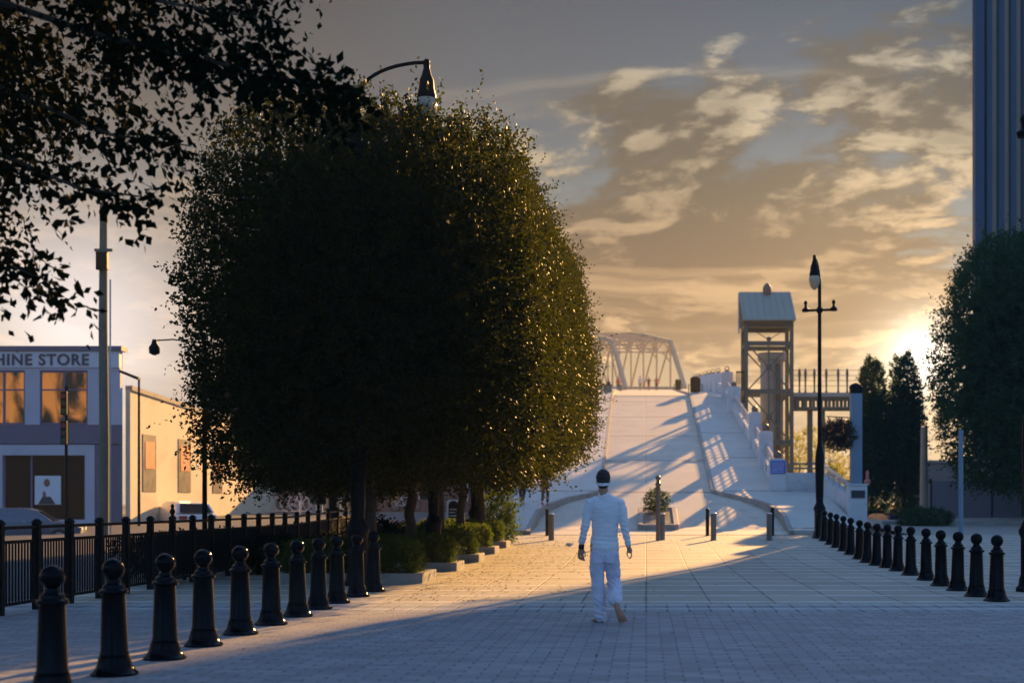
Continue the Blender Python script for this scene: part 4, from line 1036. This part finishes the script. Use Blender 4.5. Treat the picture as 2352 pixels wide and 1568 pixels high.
MB().box(wx0,wx1,95.4,97.8,wz-.12,wz+.16).build('deck', M_shaft, t)
for y in (95.6, 97.5):
    mb = MB(); mb.box(wx0,wx1,y-.08,y+.08,wz-.26,wz-.125).box(wx0,wx1,y-.08,y+.08,wz-.95,wz-.80)
    for k in range(10): x = wx0+.3+k*.53; mb.box(x-.10,x+.10,y-.06,y+.06,wz-.80,wz-.26)
    mb.build('girder', M_green, t)
mb = MB()
for z in (.45, .8, 1.15, 1.5): mb.bar((wx0,95.5,wz+.16+z), (wx1,95.5,wz+.16+z), .03)
mb.build('rail', M_green, t)
for k, x in enumerate((10.3, 10.7, 11.3, 12.1, 12.9, 13.5, 14.6)):
    MB().lathe([(.09,0),(.05,.2),(.07,.9),(.10,1.3),(.05,1.6)] if k != 6 else [(.24,0),(.24,1.3),(.18,1.7)], (x,95.5,wz+.161), 10).build('baluster', M_green, t)
for x, w_ in ((11.1, .34), (12.0, .22), (14.9, .3)):
    MB().box(x-w_/2,x+w_/2,96.2,96.6,.6,wz-.96).box(x-w_/2-.1,x+w_/2+.1,95.5,97.6,wz-.955,wz-.955+.001).build('support', M_green, t)
# dark gate panel by the tower foot at the crest
t = thing('slatted_gate', 'dark slatted gate panel between the crest pillars and the tower', 'gate', (0,0,0))
mb = MB(); gy = 94.2; gz0 = walk(gy)+.25
mb.box(5.95,6.55,gy,gy+.06,gz0-.1,gz0).box(5.95,6.55,gy,gy+.06,gz0+1.9,gz0+2.0); mb.build('frame', M_blackm, t)
mb = MB()
for k in range(6): mb.box(5.96+k*.105,6.01+k*.105,gy+.002,gy+.058,gz0,gz0+1.9)
mb.build('slats', M_blackm, t)

# ------------------------------------------------------------------ truss bridge beyond the crest
t = thing('truss_bridge', 'pale steel truss bridge faded by haze and by haze tint in its colour, beyond the crest of the ramp', 'bridge', (0,0,0))
ax = Vector((-.335, .942, 0)); nx = Vector((-.942, -.335, 0)); pitch = 6.3
hts = [0, 7.3, 8.0, 8.7, 9.1, 9.1, 8.7, 8.0, 7.3, 0]
def node(s_, i, top):
    p = Vector((5.9, 216, 0)) + ax*pitch*i + nx*(9.5*s_); z0 = road(p.y)+.2
    return Vector((p.x, p.y, z0 + (hts[i] if top else 0)))
def laced(a, b, w=.42, n=9):
    mb = MB(); a = Vector(a); b = Vector(b); t_ = (b-a).normalized(); s_ = ax*w/2 if abs(t_.z) > .3 else Vector((0,0,w/2))
    mb.bar(a-s_, b-s_, .13); mb.bar(a+s_, b+s_, .13)
    for k in range(n):
        p = a+(b-a)*k/n; q = a+(b-a)*(k+1)/n; sg = 1 if k % 2 else -1; mb.bar(p+s_*sg, q-s_*sg, .06)
    return mb
N = len(hts)
for s_ in (0, 1):
    for i in range(N-1):
        a, b = node(s_, i, True), node(s_, i+1, True)
        MB().bar(a, b, .55, .6).build('top_chord' if 0 < i < N-2 else 'end_post', M_truss, t)
        MB().bar(node(s_, i, False), node(s_, i+1, False), .4, .5).build('bottom_chord', M_truss, t)
    for i in range(1, N-1): laced(node(s_, i, False), node(s_, i, True)).build('vertical', M_truss, t)
    for i in range(1, N-2):
        if i < N//2-0: laced(node(s_, i, True), node(s_, i+1, False), .3).build('diagonal', M_truss, t)
        else: laced(node(s_, i, False), node(s_, i+1, True), .3).build('diagonal', M_truss, t)
for i in range(1, N-1):
    a, b = node(0, i, True), node(1, i, True); d = Vector((0,0,-1.7))
    mb = MB().bar(a, b, .3); mb.bar(a+d, b+d, .22)
    for k in range(4):
        p = a+(b-a)*k/4; q = a+(b-a)*(k+1)/4; m_ = (p+q)/2; mb.bar(p+d, m_, .14); mb.bar(m_, q+d, .14)
    mb.bar(a+d*1.9, a+(b-a)*.14+d, .16); mb.bar(b+d*1.9, a+(b-a)*.86+d, .16)
    mb.build('portal_frame', M_truss, t)
for i in range(1, N-2):
    MB().bar(node(0, i, True), node(1, i+1, True), .12).bar(node(1, i, True), node(0, i+1, True), .12).build('top_lateral', M_truss, t)

# ------------------------------------------------------------------ litter bins at the crest
def bin_(x, y, w, h, lab, arms=True):
    t = thing('litter_bin', lab, 'litter bin', (x, y, walk(y) if abs(x) > 3.2 else road(y)), 0, 'litter bins at the crest')
    mb = MB(); r = w/2; n = 22
    for k in range(n):
        a = 2*math.pi*k/n; mb.bar((r*math.cos(a), r*math.sin(a), .05), (r*math.cos(a), r*math.sin(a), h*.86), .05, .03)
    mb.build('slats', M_blackm, t)
    MB().lathe([(r*.93,.04),(r*.93,h*.8)], n=20).build('liner', M_blackm, t)
    mb = MB(); torus_h(mb, r+.01, h*.86); torus_h(mb, r+.01, .06); mb.build('hoop', M_blackm, t)
    MB().lathe([(r*1.0,h*.90),(r*.98,h*.95),(r*.5,h)], n=20).bar((-r*.8,0,h*.8),(-r*.8,0,h*.92),.03).bar((r*.8,0,h*.8),(r*.8,0,h*.92),.03).build('lid', M_blackm, t)
    if arms:
        for s in (-1, 1): MB().bar((s*(r+.14),0,0),(s*(r+.14),0,h*.55),.06).bar((s*(r+.14),0,h*.5),(s*(r-.03),0,h*.5),.04).build('side_post', M_blackm, t)
def torus_h(mb, r, z):
    mb.tube([(r*math.cos(2*math.pi*k/20), r*math.sin(2*math.pi*k/20), z) for k in range(21)], .03, 6, ref=(0,0,1), caps=False)
bin_(3.62, 104.5, .70, 1.18, 'large black slatted litter bin right of the road at the crest')
bin_(X(1557.5,158), 158, .62, 1.2, 'smaller black litter bin farther back on the bridge deck')
def box_bin(x, y, w, h, lab):
    t = thing('litter_bin', lab, 'litter bin', (x, y, road(y)+.01), 0, 'litter bins at the crest')
    MB().box(-w/2,w/2,-w*.35,w*.35,.04,h).build('body', M_steel, t, bevel=.03); MB().box(-w/2-.03,w/2+.03,-w*.38,w*.38,h+.002,h+.07).build('lid', M_blackm, t, bevel=.01)
    mb = MB()
    for s in (-1,1): mb.box(s*(w/2+.06)-.02,s*(w/2+.06)+.02,-.03,.03,0,h*1.05)
    mb.build('side_post', M_rail, t)
box_bin(X(1396,104), 104.5, .62, .66, 'squat grey litter bin on the left of the road at the crest')
box_bin(X(1423,165), 165, .62, .62, 'pale grey box bin farther back left on the bridge deck')

# ------------------------------------------------------------------ tall building, low walls and posts on the right
M_fin = mat('dark_blue_fin', (.035,.06,.13), .4, var=.1, vs=.3)
M_tg = mat('painted_sky_glass', (.85,.66,.44), .5, var=.4, vs=.05, spec=.1)  # tan sky reflection put into the pane colour
t = thing('office_tower', 'very tall dark blue office tower with vertical fins at the right edge', 'building', (27.6, 120, 0))
MB().hexa([(.1,.5,0),(30,.5,0),(38,26,0),(8.4,26,0),(.1,.5,62),(30,.5,62),(38,26,62),(8.4,26,62)]).build('facade', M_tg, t)
for k in range(30):
    x = .05+k*1.02; MB().box(x, x+.46 if k else x+.75, -.35 if k else -.5, .499, 0, 62.3).build('fin', M_fin, t)
M_gw = mat('blue_grey_fence_panel', (.20,.22,.27), .7, var=.1)
t = thing('site_fence', 'blue-grey panel fence under the big tree on the right', 'fence', (0,0,0))
for k in range(9):
    x = X(2140,68)+k*1.45; MB().box(x, x+1.40, 68, 68.06, .6, 2.45).build('panel', M_gw, t)
    MB().box(x-.045, x-.003, 67.96, 68.1, .6, 2.55).build('post', M_blackm, t)
t = thing('back_building', 'low brownish building behind the panel fence on the right', 'building', (X(2110,85),85,.9))
MB().box(0, 22, 0, 8, -.2, 2.9).build('wall', mat('dull_brown_render', (.24,.20,.18), .8), t); MB().box(-.1, 22.1, -.1, 8.1, 2.902, 3.05).build('coping', M_curb, t)
t = thing('wooden_post', 'pale wooden pole between the columnar trees and the big tree', 'post', (X(2122,62),62,.5)); MB().tube([(0,0,-.1),(0,0,2),(.02,0,4.2)], [.19,.17,.15], 12).build('shaft', mat('pale_wood', (.34,.28,.22), .8, var=.3, vs=5), t, smooth=True)
t = thing('sign_pole', 'slim blue-grey steel pole under the left side of the big tree', 'post', (X(2207,50),50,.36)); MB().tube([(0,0,-.1),(0,0,3.6)], .085, 12).build('shaft', M_blue, t, smooth=True)
struct(MB().box(X(2030,58),30,58.2,58.4,.4,.66).build('pavement_edge', M_curb))
# ------------------------------------------------------------------ people
M_skin = mat('skin', (.50,.25,.15), .55, var=.08, vs=8)
M_hair = mat('dark_brown_hair', (.040,.026,.018), .7, var=.5, vs=40, bump=.8, bs=140)
def fabric(name, col, bs=3.0):
    m = bpy.data.materials.new(name); m.use_nodes = True; MATS[name] = m
    t = NT(m.node_tree); b = t.n['Principled BSDF']; tc = t.new('ShaderNodeTexCoord'); P = tc.outputs['Object']
    t.l.new(t.vm('SCALE', col, t.m('ADD', .9, t.m('MULTIPLY', t.noise(P, 7, 4), .2))), b.inputs['Base Color'])
    b.inputs['Roughness'].default_value = .9; b.inputs['Sheen Weight'].default_value = .25
    bn = t.new('ShaderNodeBump'); bn.inputs['Strength'].default_value = .5; bn.inputs['Distance'].default_value = .012
    h = t.m('ADD', t.noise(t.vm('MULTIPLY', P, (1.6, 1.6, .7)), 9, 4, .5, 1.0), t.m('MULTIPLY', t.noise(P, 160, 2), .06))
    t.l.new(h, bn.inputs['Height']); t.l.new(bn.outputs[0], b.inputs['Normal'])
    return m
M_shirt = fabric('white_knit', (.90,.85,.86)); M_pants = fabric('white_cotton', (.74,.68,.78))

man = thing('person', 'barefoot man in white shirt, white trousers and white headband walking away up the plaza', 'person', (-.51, 16.6, 0))
def finger(mb, p0, dirs, r=.0085, L=(.036,.026,.021)):
    P = [Vector(p0)]
    for d, l in zip(dirs, L): P.append(P[-1] + Vector(d).normalized()*l)
    mb.limb([(*p, r*(1-.09*i), r*(1-.09*i)) for i, p in enumerate(P)], 8)
b = MB()
# head, neck, trunk
b.ell((.010,.015,1.662), .074,.095,.108, 20, 14)
b.ell((.010,.050,1.610), .056,.062,.060, 16, 10)                     # jaw
b.limb([(.012,.106,1.665,.012,.014),(.012,.122,1.635,.015,.014)], 8)    # nose
b.limb([(-.012,.105,1.590,.007,.007),(.034,.105,1.590,.007,.007)], 8, ref=(0,0,1)) # mouth
b.ell((.010,.104,1.563), .022,.016,.018, 10, 8)
for s in (-1, 1): b.ell((.010+s*.077,.005,1.640), .009,.018,.031, 10, 8)
b.limb([(.014,-.012,1.44,.062,.058),(.012,-.012,1.50,.056,.056),(.010,.0,1.58,.054,.060)], 16)
b.limb([(.022,0,.90,.145,.10),(.026,0,1.02,.135,.09),(.032,0,1.2,.150,.10),(.034,0,1.36,.165,.09),(.024,0,1.44,.10,.07)], 16)
LA = [(-.148,-.01,1.375,.044,.046),(-.180,-.025,1.27,.044,.046),(-.197,-.035,1.13,.038,.038),(-.225,-.01,1.01,.033,.035),(-.246,.02,.885,.026,.022)]
RA = [(.208,-.01,1.375,.044,.046),(.238,-.03,1.27,.044,.046),(.252,-.045,1.125,.038,.038),(.278,-.04,1.01,.033,.035),(.302,-.03,.895,.026,.022)]
b.limb(LA); b.limb(RA)
# left hand, relaxed with bent fingers
b.limb([(-.247,.022,.875,.024,.017),(-.252,.027,.84,.034,.017),(-.254,.032,.805,.036,.016)], 12)
for dx, L_, c in ((-.030,(.030,.022,.017),.25), (-.011,(.036,.025,.019),.15), (.009,(.038,.027,.020),.05), (.027,(.035,.025,.019),-.1)):
    finger(b, (-.254+dx,.033,.792), ((dx*1.2+.10,.10,-1), (.35,.25+c,-1), (.62,.35+c,-.8)), .0082, L_)
finger(b, (-.222,.030,.845), ((.5,.05,-1), (.25,.1,-1), (-.25,.1,-1)), .0095, (.034,.028,.022))
# right hand, thumb and forefinger closing a ring
b.limb([(.304,-.03,.885,.024,.018),(.315,-.028,.855,.030,.018),(.326,-.026,.825,.028,.018)], 12)
for dy, c in ((-.026,0), (-.009,.1), (.008,.2), (.024,.35)):
    finger(b, (.336,-.026+dy,.815), ((.15,0,-1), (-.35-c,0,-1), (-.95-c,0,-.45)), .0085, (.036,.027,.021))
finger(b, (.296,-.030,.845), ((-.22,-.1,-1), (.10,-.1,-1), (.55,-.1,-.8)), .0092, (.036,.030,.020))
# legs and feet (feet show below the trousers)
b.limb([(-.066,0,.90,.08,.085),(-.060,.01,.50,.052,.055),(-.035,0,.25,.045,.05),(-.015,-.01,.09,.030,.035)], 14)
b.limb([(.112,0,.88,.08,.085),(.128,.12,.50,.052,.055),(.148,-.06,.36,.045,.05),(.165,-.205,.255,.030,.034)], 14)
b.ell((.000,-.02,.040), .030,.034,.040, 12, 8)
b.limb([(-.002,-.01,.030,.030,.026),(-.045,.07,.028,.036,.026),(-.085,.14,.018,.042,.016)], 12, ref=(.87,.5,0))
for k in range(5):
    q = (k-2)*.0175; bx, by = -.092+q*.87, .150+q*.5; ll = .034 - .004*k
    b.limb([(bx,by,.014,.0095,.009),(bx-.5*ll,by+.87*ll,.012,.0085,.008)], 8)
b.ell((.163,-.245,.245), .033,.030,.034, 12, 8)                      # raised heel
b.limb([(.168,-.252,.225,.035,.026),(.190,-.270,.165,.038,.022),(.218,-.264,.100,.050,.022),(.232,-.247,.066,.052,.018)], 14, ref=(.92,0,.38))
for k in range(5):
    q = (k-2)*.0215; bx, bz = .238+q*.92, .052+q*.36; ll = .034-.003*(4-k if True else k)
    b.limb([(bx,-.243,bz,.0098,.0095),(bx+.35*ll,-.232,bz-.90*ll,.0088,.0085)], 8)
remeshed(b, 'body', .0055, M_skin, man, 3)
for s in (-1, 1): MB().ell((.010+s*.030,.088,1.660), .011,.011,.009, 10, 8).build('eye', mat('eye_white', (.7,.7,.7), .2), man, smooth=True)
h = MB(); h.ell((.010,.003,1.690), .083,.103,.098, 24, 16); h.ell((.010,-.042,1.632), .071,.060,.080, 20, 12)
remeshed(h, 'hair', .008, M_hair, man, 2, lambda p, n: n*.009*mnoise.noise(p*60) if p.z > 1.56 else n*-.001)
mb = MB(); n = 36
vs = []
for k in range(n):
    a = 2*math.pi*k/n; c, s = math.cos(a), math.sin(a); zc = 1.626+.022*s
    for r_, dz in ((0,-.017), (.004,-.008), (.004,.008), (0,.017)): vs.append((.010+(.0765+r_)*c, .0+(.107+r_)*s, zc+dz))
mb.add(vs, [(k*4+j, ((k+1) % n)*4+j, ((k+1) % n)*4+j+1, k*4+j+1) for k in range(n) for j in range(3)])
mb.build('headband', M_shirt, man, smooth=True)

def wrinkle(am, f, sx, sz):
    return lambda p, n: n*am*(mnoise.noise(Vector((p.x*f*sx, p.y*f*sx, p.z*f*sz))) + .5*mnoise.noise(Vector((p.x*f*2.1*sx+5, p.y*f*2*sx, p.z*f*2.3*sz))))
s = MB()
s.limb([(.024,0,.875,.160,.118),(.024,0,.93,.164,.118),(.026,0,1.0,.158,.112),(.030,0,1.09,.152,.108),(.034,0,1.20,.160,.112),(.035,-.004,1.30,.176,.112),(.034,-.006,1.37,.190,.100),(.031,-.006,1.425,.160,.082),(.020,-.006,1.462,.095,.070),(.014,-.008,1.490,.066,.060)], 22)
s.limb([(.024,0,.862,.172,.130),(.024,0,.90,.170,.126)], 22)
for A in (LA, RA):
    sg = -1 if A is LA else 1
    s.limb([(A[0][0]-sg*.06,-.006,1.405,.075,.070),(A[0][0]-sg*.005,-.010,1.392,.066,.070),(A[0][0]+sg*.018,-.012,1.33,.060,.062),(A[1][0],A[1][1],A[1][2],.055,.056),(A[2][0],A[2][1],A[2][2],.048,.050),(A[3][0],A[3][1],A[3][2],.043,.045),(A[4][0]-sg*.002,A[4][1]-.003,.925,.038,.040)], 16)
def shirt_fn(p, n):
    w = .010*mnoise.noise(Vector((p.x*7, p.y*7, p.z*13))) + .006*mnoise.noise(Vector((p.x*16, p.y*16, p.z*34)))
    lowf = max(0, 1-abs(p.z-.95)/.10) if abs(p.x-.03) < .18 else 0
    w += lowf*.006*math.sin(p.z*110+12*p.x+3*mnoise.noise(p*6))
    if abs(p.x-.03) > .2 and p.z < 1.2: w += .004*math.sin(p.z*120+p.x*40+4*mnoise.noise(p*9))
    return n*w*.8
remeshed(s, 'shirt', .0085, M_shirt, man, 7, shirt_fn)
p = MB()
p.limb([(.024,0,.90,.150,.112),(.024,0,.84,.158,.118),(.024,-.004,.78,.160,.120)], 20)
p.limb([(-.052,0,.82,.088,.112),(-.060,0,.72,.092,.108),(-.063,.004,.60,.086,.096),(-.058,.010,.47,.078,.086),(-.046,.006,.34,.076,.080),(-.030,.0,.20,.072,.076),(-.018,-.004,.10,.066,.072),(-.014,-.004,.052,.064,.070)], 18)
p.limb([(.106,0,.82,.086,.112),(.112,.02,.72,.092,.106),(.120,.06,.60,.090,.098),(.132,.095,.50,.084,.090),(.142,.045,.43,.082,.088),(.150,-.04,.37,.080,.086),(.156,-.125,.318,.084,.086),(.158,-.200,.270,.086,.080)], 18)
def pant_fn(q, n):
    w = .012*mnoise.noise(Vector((q.x*8, q.y*8, q.z*9))) + .007*mnoise.noise(Vector((q.x*20, q.y*14, q.z*30+q.x*25)))
    if q.z < .3 and q.x < .06: w += .006*math.sin(q.z*80+q.x*60+4*mnoise.noise(q*8))
    if q.x > .05 and .35 < q.z < .55: w += .006*math.sin((q.z+q.x*.8)*90+4*mnoise.noise(q*8))
    return n*w
tr = remeshed(p, 'trousers', .0085, M_pants, man, 6, pant_fn)
for sx in (-.050, .100):
    vs = [(sx+a, -.122+.010*abs(a)/.05, zz) for a, zz in ((-.055,.800),(.055,.800),(.055,.705),(.0,.690),(-.055,.705))]
    m_ = MB().add([(v[0], v[1]+.004, v[2]) for v in vs] + [(v[0], v[1]-.003, v[2]) for v in vs], [(0,1,2,3,4), (9,8,7,6,5)] + [(i, i+5, (i+1) % 5+5, (i+1) % 5) for i in range(5)])
    m_.build('back_pocket', M_pants, tr)
MB().tube([(-.2425,.014,.907),(-.2485,.022,.858)], .034, 18, ref=(1,0,0)).build('wristband', mat('black_wristband', (.015,.015,.018), .7), man, smooth=True)
w = MB().tube([(.3005,-.030,.903),(.3045,-.030,.886)], .029, 16, ref=(1,0,0)).build('watch', mat('watch_strap', (.12,.06,.04), .6), man, smooth=True)
MB().tube([(.303,-.055,.893),(.303,-.064,.893)], .014, 14, ref=(1,0,0)).build('watch_face', mat('watch_white', (.8,.8,.82), .3), w)

# smaller figures (seen far off)
def figure(lab, x, y, z, H, rz, skin, top, legs, hair, step=.16, sleeves=False, shorts=False, loose=1.0, shoes=None, group=None, pony=False, arms='down', dress=False, hat=None):
    t = thing('person', lab, 'person', (x, y, z), rz, group); s = H/1.75; t.scale = (s, s, s)
    b = MB(); a1 = step
    b.ell((0,.01,1.655), .073,.092,.108, 14, 10); b.limb([(0,.09,1.655,.012,.012),(0,.112,1.635,.012,.012)], 6)
    b.ell((0,.045,1.60), .05,.055,.05, 12, 8)
    for q in (-1, 1): b.ell((q*.076,0,1.64), .009,.016,.028, 8, 6)
    b.limb([(0,-.01,1.44,.055,.055),(0,0,1.56,.05,.055)], 10); b.limb([(0,0,.92,.14,.10),(0,0,1.1,.12,.085),(0,0,1.36,.16,.09)], 12)
    el = []
    for q in (-1, 1):
        if arms == 'out': A = [(q*.17,0,1.40),(q*.32,-.02,1.22),(q*.22,.12,1.06)]
        elif arms == 'swing': A = [(q*.17,0,1.40),(q*.22,-.10*q-.03,1.14),(q*.23,.12-.2*q,.96)]
        else: A = [(q*.17,0,1.40),(q*.22,-.03,1.13),(q*.235,.03,.89)]
        el.append(A); b.limb([(*A[0],.048,.05),(*A[1],.038,.04),(*A[2],.026,.026)], 10)
        h_ = Vector(A[2]); d = (h_-Vector(A[1])).normalized(); b.limb([(*(h_+d*.01),.025,.017),(*(h_+d*.07),.034,.016)], 8)
        for k in range(4): f0 = h_+d*.08+Vector(((k-1.5)*.017,0,0)); finger(b, f0, (d, d+Vector((0,.2,0)), d+Vector((0,.5,0))), .0085, (.032,.022,.018))
        finger(b, h_+d*.03+Vector((-q*.03,.01,0)), (d+Vector((-q*.5,0,0)), d, d), .009, (.03,.025,.02))
    G = []
    for q in (-1, 1):
        st = a1*q; kn = (q*.09, st*.5+.05, .48); an = (q*.08, st-(.10 if st < 0 else 0), .085+(.07 if st < 0 else 0)); G.append((kn, an))
        b.limb([(q*.09,0,.90,.085,.09),(*kn,.055,.06),(kn[0],(kn[1]+an[1])/2-.02,.30,.048,.054),(*an,.03,.034)], 12)
        ft = -.5 if st < 0 else 0
        b.limb([(an[0],an[1]-.02,an[2]-.045,.03,.03),(an[0]+q*.01,an[1]+.09,an[2]-.055+ft*.06,.038,.024),(an[0]+q*.015,an[1]+.17,an[2]-.065+ft*.10,.038,.014)], 10)
    remeshed(b, 'body', .012, skin, t, 2)
    c = MB(); c.limb([(0,0,.93,.155*loose,.115*loose),(0,0,1.1,.14*loose,.10*loose),(0,0,1.25,.165*loose,.115),(0,0,1.38,.175,.10),(0,0,1.45,.10,.07)], 16)
    for A in el:
        e = Vector(A[0])*.35+Vector(A[1])*.65 if not sleeves else Vector(A[2])
        c.limb([(*A[0],.062,.062),(*((Vector(A[0])+e)/2),.056,.056),(*e,.05 if not sleeves else .036,.05 if not sleeves else .036)], 10)
    remeshed(c, 'shirt', .015, top, t, 3, wrinkle(.008, 9, 1, 1.4))
    c = MB(); c.limb([(0,0,.97,.145,.105),(0,0,.86,.158,.115)], 14)
    for q, (kn, an) in zip((-1, 1), G):
        P = [(q*.085,0,.86,.092*loose,.10*loose),(*kn,.066*loose,.07*loose)]
        if not shorts: m_ = Vector(kn)*.25+Vector(an)*.75 if shorts is None else Vector(an)+Vector((0,0,.02)); P.append((*m_,.058*loose,.062*loose))
        c.limb(P, 12)
    remeshed(c, 'trousers' if not shorts else 'shorts', .014, legs, t, 3, wrinkle(.007, 9, 1, 1.4))
    c = MB(); c.ell((0,-.008,1.68), .082,.10,.098, 14, 10); c.ell((0,-.04,1.62), .07,.06,.08, 12, 8)
    if pony: c.limb([(0,-.10,1.70,.03,.03),(0,-.15,1.60,.035,.03),(0,-.14,1.46,.015,.015)], 8)
    remeshed(c, 'hair', .014, hair, t, 2)
    if shoes:
        for kn, an in G:
            ft = -.5 if an[1] < -.15 else 0; q = 1 if an[0] > 0 else -1
            MB().limb([(an[0],an[1]-.03,an[2]-.04,.040,.042),(an[0]+q*.01,an[1]+.09,an[2]-.05+ft*.06,.046,.032),(an[0]+q*.015,an[1]+.18,an[2]-.06+ft*.10,.044,.022)], 12).build('shoe', shoes, t, smooth=True)
    return t
M_blk = fabric('black_jersey', (.018,.018,.022)); M_red2 = fabric('red_jersey', (.5,.05,.03)); M_gry = fabric('grey_jersey', (.10,.10,.11)); M_wht = fabric('white_jersey', (.75,.74,.72)); M_tan = fabric('tan_cotton', (.4,.3,.2))
M_shb = mat('blue_white_trainer', (.18,.22,.30), .5); M_shr = mat('red_trainer', (.6,.04,.04), .45)
yw = 54.6
figure('walker in black calf-length leggings and dark trainers, left of the pair under the tree edge', X(1199, yw), yw, walk(yw), 1.66, R(-8), M_skin, M_gry, M_blk, M_hair, -.17, False, None, 1.0, M_shb, 'pair of walkers under the tree', True, 'swing')
figure('walker in black calf-length leggings and red trainers, right of the pair under the tree edge', X(1252, yw), yw, walk(yw), 1.62, R(-8), M_skin, M_blk, M_blk, M_hair, .10, False, None, 1.02, M_shr, 'pair of walkers under the tree', True, 'swing')
yb = 186
figure('distant person in a loose white top and tan shorts on the bridge', X(1470.5, yb), yb, road(yb), 1.90, 0, M_skin, M_wht, M_tan, M_hair, .08, False, True, 1.15, M_shb, 'people on the bridge deck', False, 'down')
figure('distant person in a black top and red shorts on the bridge', X(1490, yb), yb, road(yb), 1.78, 0, M_skin, M_blk, M_red2, M_hair, .12, False, True, 1.1, M_shb, 'people on the bridge deck', False, 'out')
figure('distant person in black with red shoulders jogging on the bridge', X(1507.5, yb), yb, road(yb), 1.80, 0, M_skin, M_red2, M_blk, M_hair, .12, False, None, 1.0, M_blk, 'people on the bridge deck', False, 'out')
figure('distant person in a red top behind the box bin at the left of the bridge', X(1419, 172), 172, road(172), 1.70, R(30), M_skin, M_red2, M_blk, M_hair, .08, True, False, 1.0, M_blk, 'people on the bridge deck', False, 'down')
figure('person in dark clothes behind the squat grey bin at the crest, half behind the foliage', X(1397.5, 112), 112, road(112)-.1, 1.3, R(20), M_skin, M_blk, M_blk, M_hair, .05, True, False, 1.2, M_blk, None, False, 'down')

# ------------------------------------------------------------------ fallen leaves and litter on the plaza
rng = np.random.default_rng(4)
N = 900
x = -3.7 + np.abs(rng.normal(0, 1.5, N)); y = rng.uniform(20, 46, N)
k = rng.random(N) < .12; x[k] = rng.uniform(-4, 6, k.sum()); y[k] = rng.uniform(12, 46, k.sum())
v = np.empty((N, 4, 3))
for i in range(N):
    a = rng.uniform(0, 6.28); L_ = rng.uniform(.02, .055); z = g(y[i])+.006
    for j, (u, w_, h_) in enumerate(((-1,0,.0), (0,.4,.012), (1,0,.022), (0,-.4,.008))):
        v[i, j] = (x[i]+L_*(u*math.cos(a)-w_*math.sin(a)), y[i]+L_*(u*math.sin(a)+w_*math.cos(a)), z+h_*rng.uniform(.4, 1))
o = link(quads(v.reshape(-1, 3), 'fallen_leaves'), 'fallen_leaves', leaf_mat('dry_leaf', (.12,.06,.02), (.22,.13,.05), (.3,.16,.05), .3))
o['kind'] = 'stuff'; o['label'] = 'dry leaves scattered over the pavement by the planters'
t = thing('paper_scrap', 'crumpled white scrap of paper on the sunny pavement by the last planter', 'litter', (X(1308, 40.5), 40.5, g(40.5)))
mb = MB(); mb.ell((0,0,.05), .11,.07,.05, 9, 6); me = mb.mesh('sheet')
for q in me.vertices: q.co += Vector((mnoise.noise(q.co*30), mnoise.noise(q.co*31+Vector((3,0,0))), .6*mnoise.noise(q.co*33)))*.03
link(me, 'sheet', mat('white_paper', (.8,.8,.8), .7), t)

# ------------------------------------------------------------------ haze
HAZE = 0.00055
if HAZE:
    m = bpy.data.materials.new('haze_air'); m.use_nodes = True; t = NT(m.node_tree); t.n.clear()
    out = t.new('ShaderNodeOutputMaterial'); pv = t.new('ShaderNodeVolumePrincipled')
    pv.inputs['Color'].default_value = (.92, .96, .88, 1); pv.inputs['Density'].default_value = HAZE; pv.inputs['Anisotropy'].default_value = .1
    t.l.new(pv.outputs[0], out.inputs['Volume'])
    hz = MB().box(-262, 262, -62, 422, -1.2, 64).build('haze', m); hz['kind'] = 'stuff'; hz['label'] = 'warm evening haze in the air'
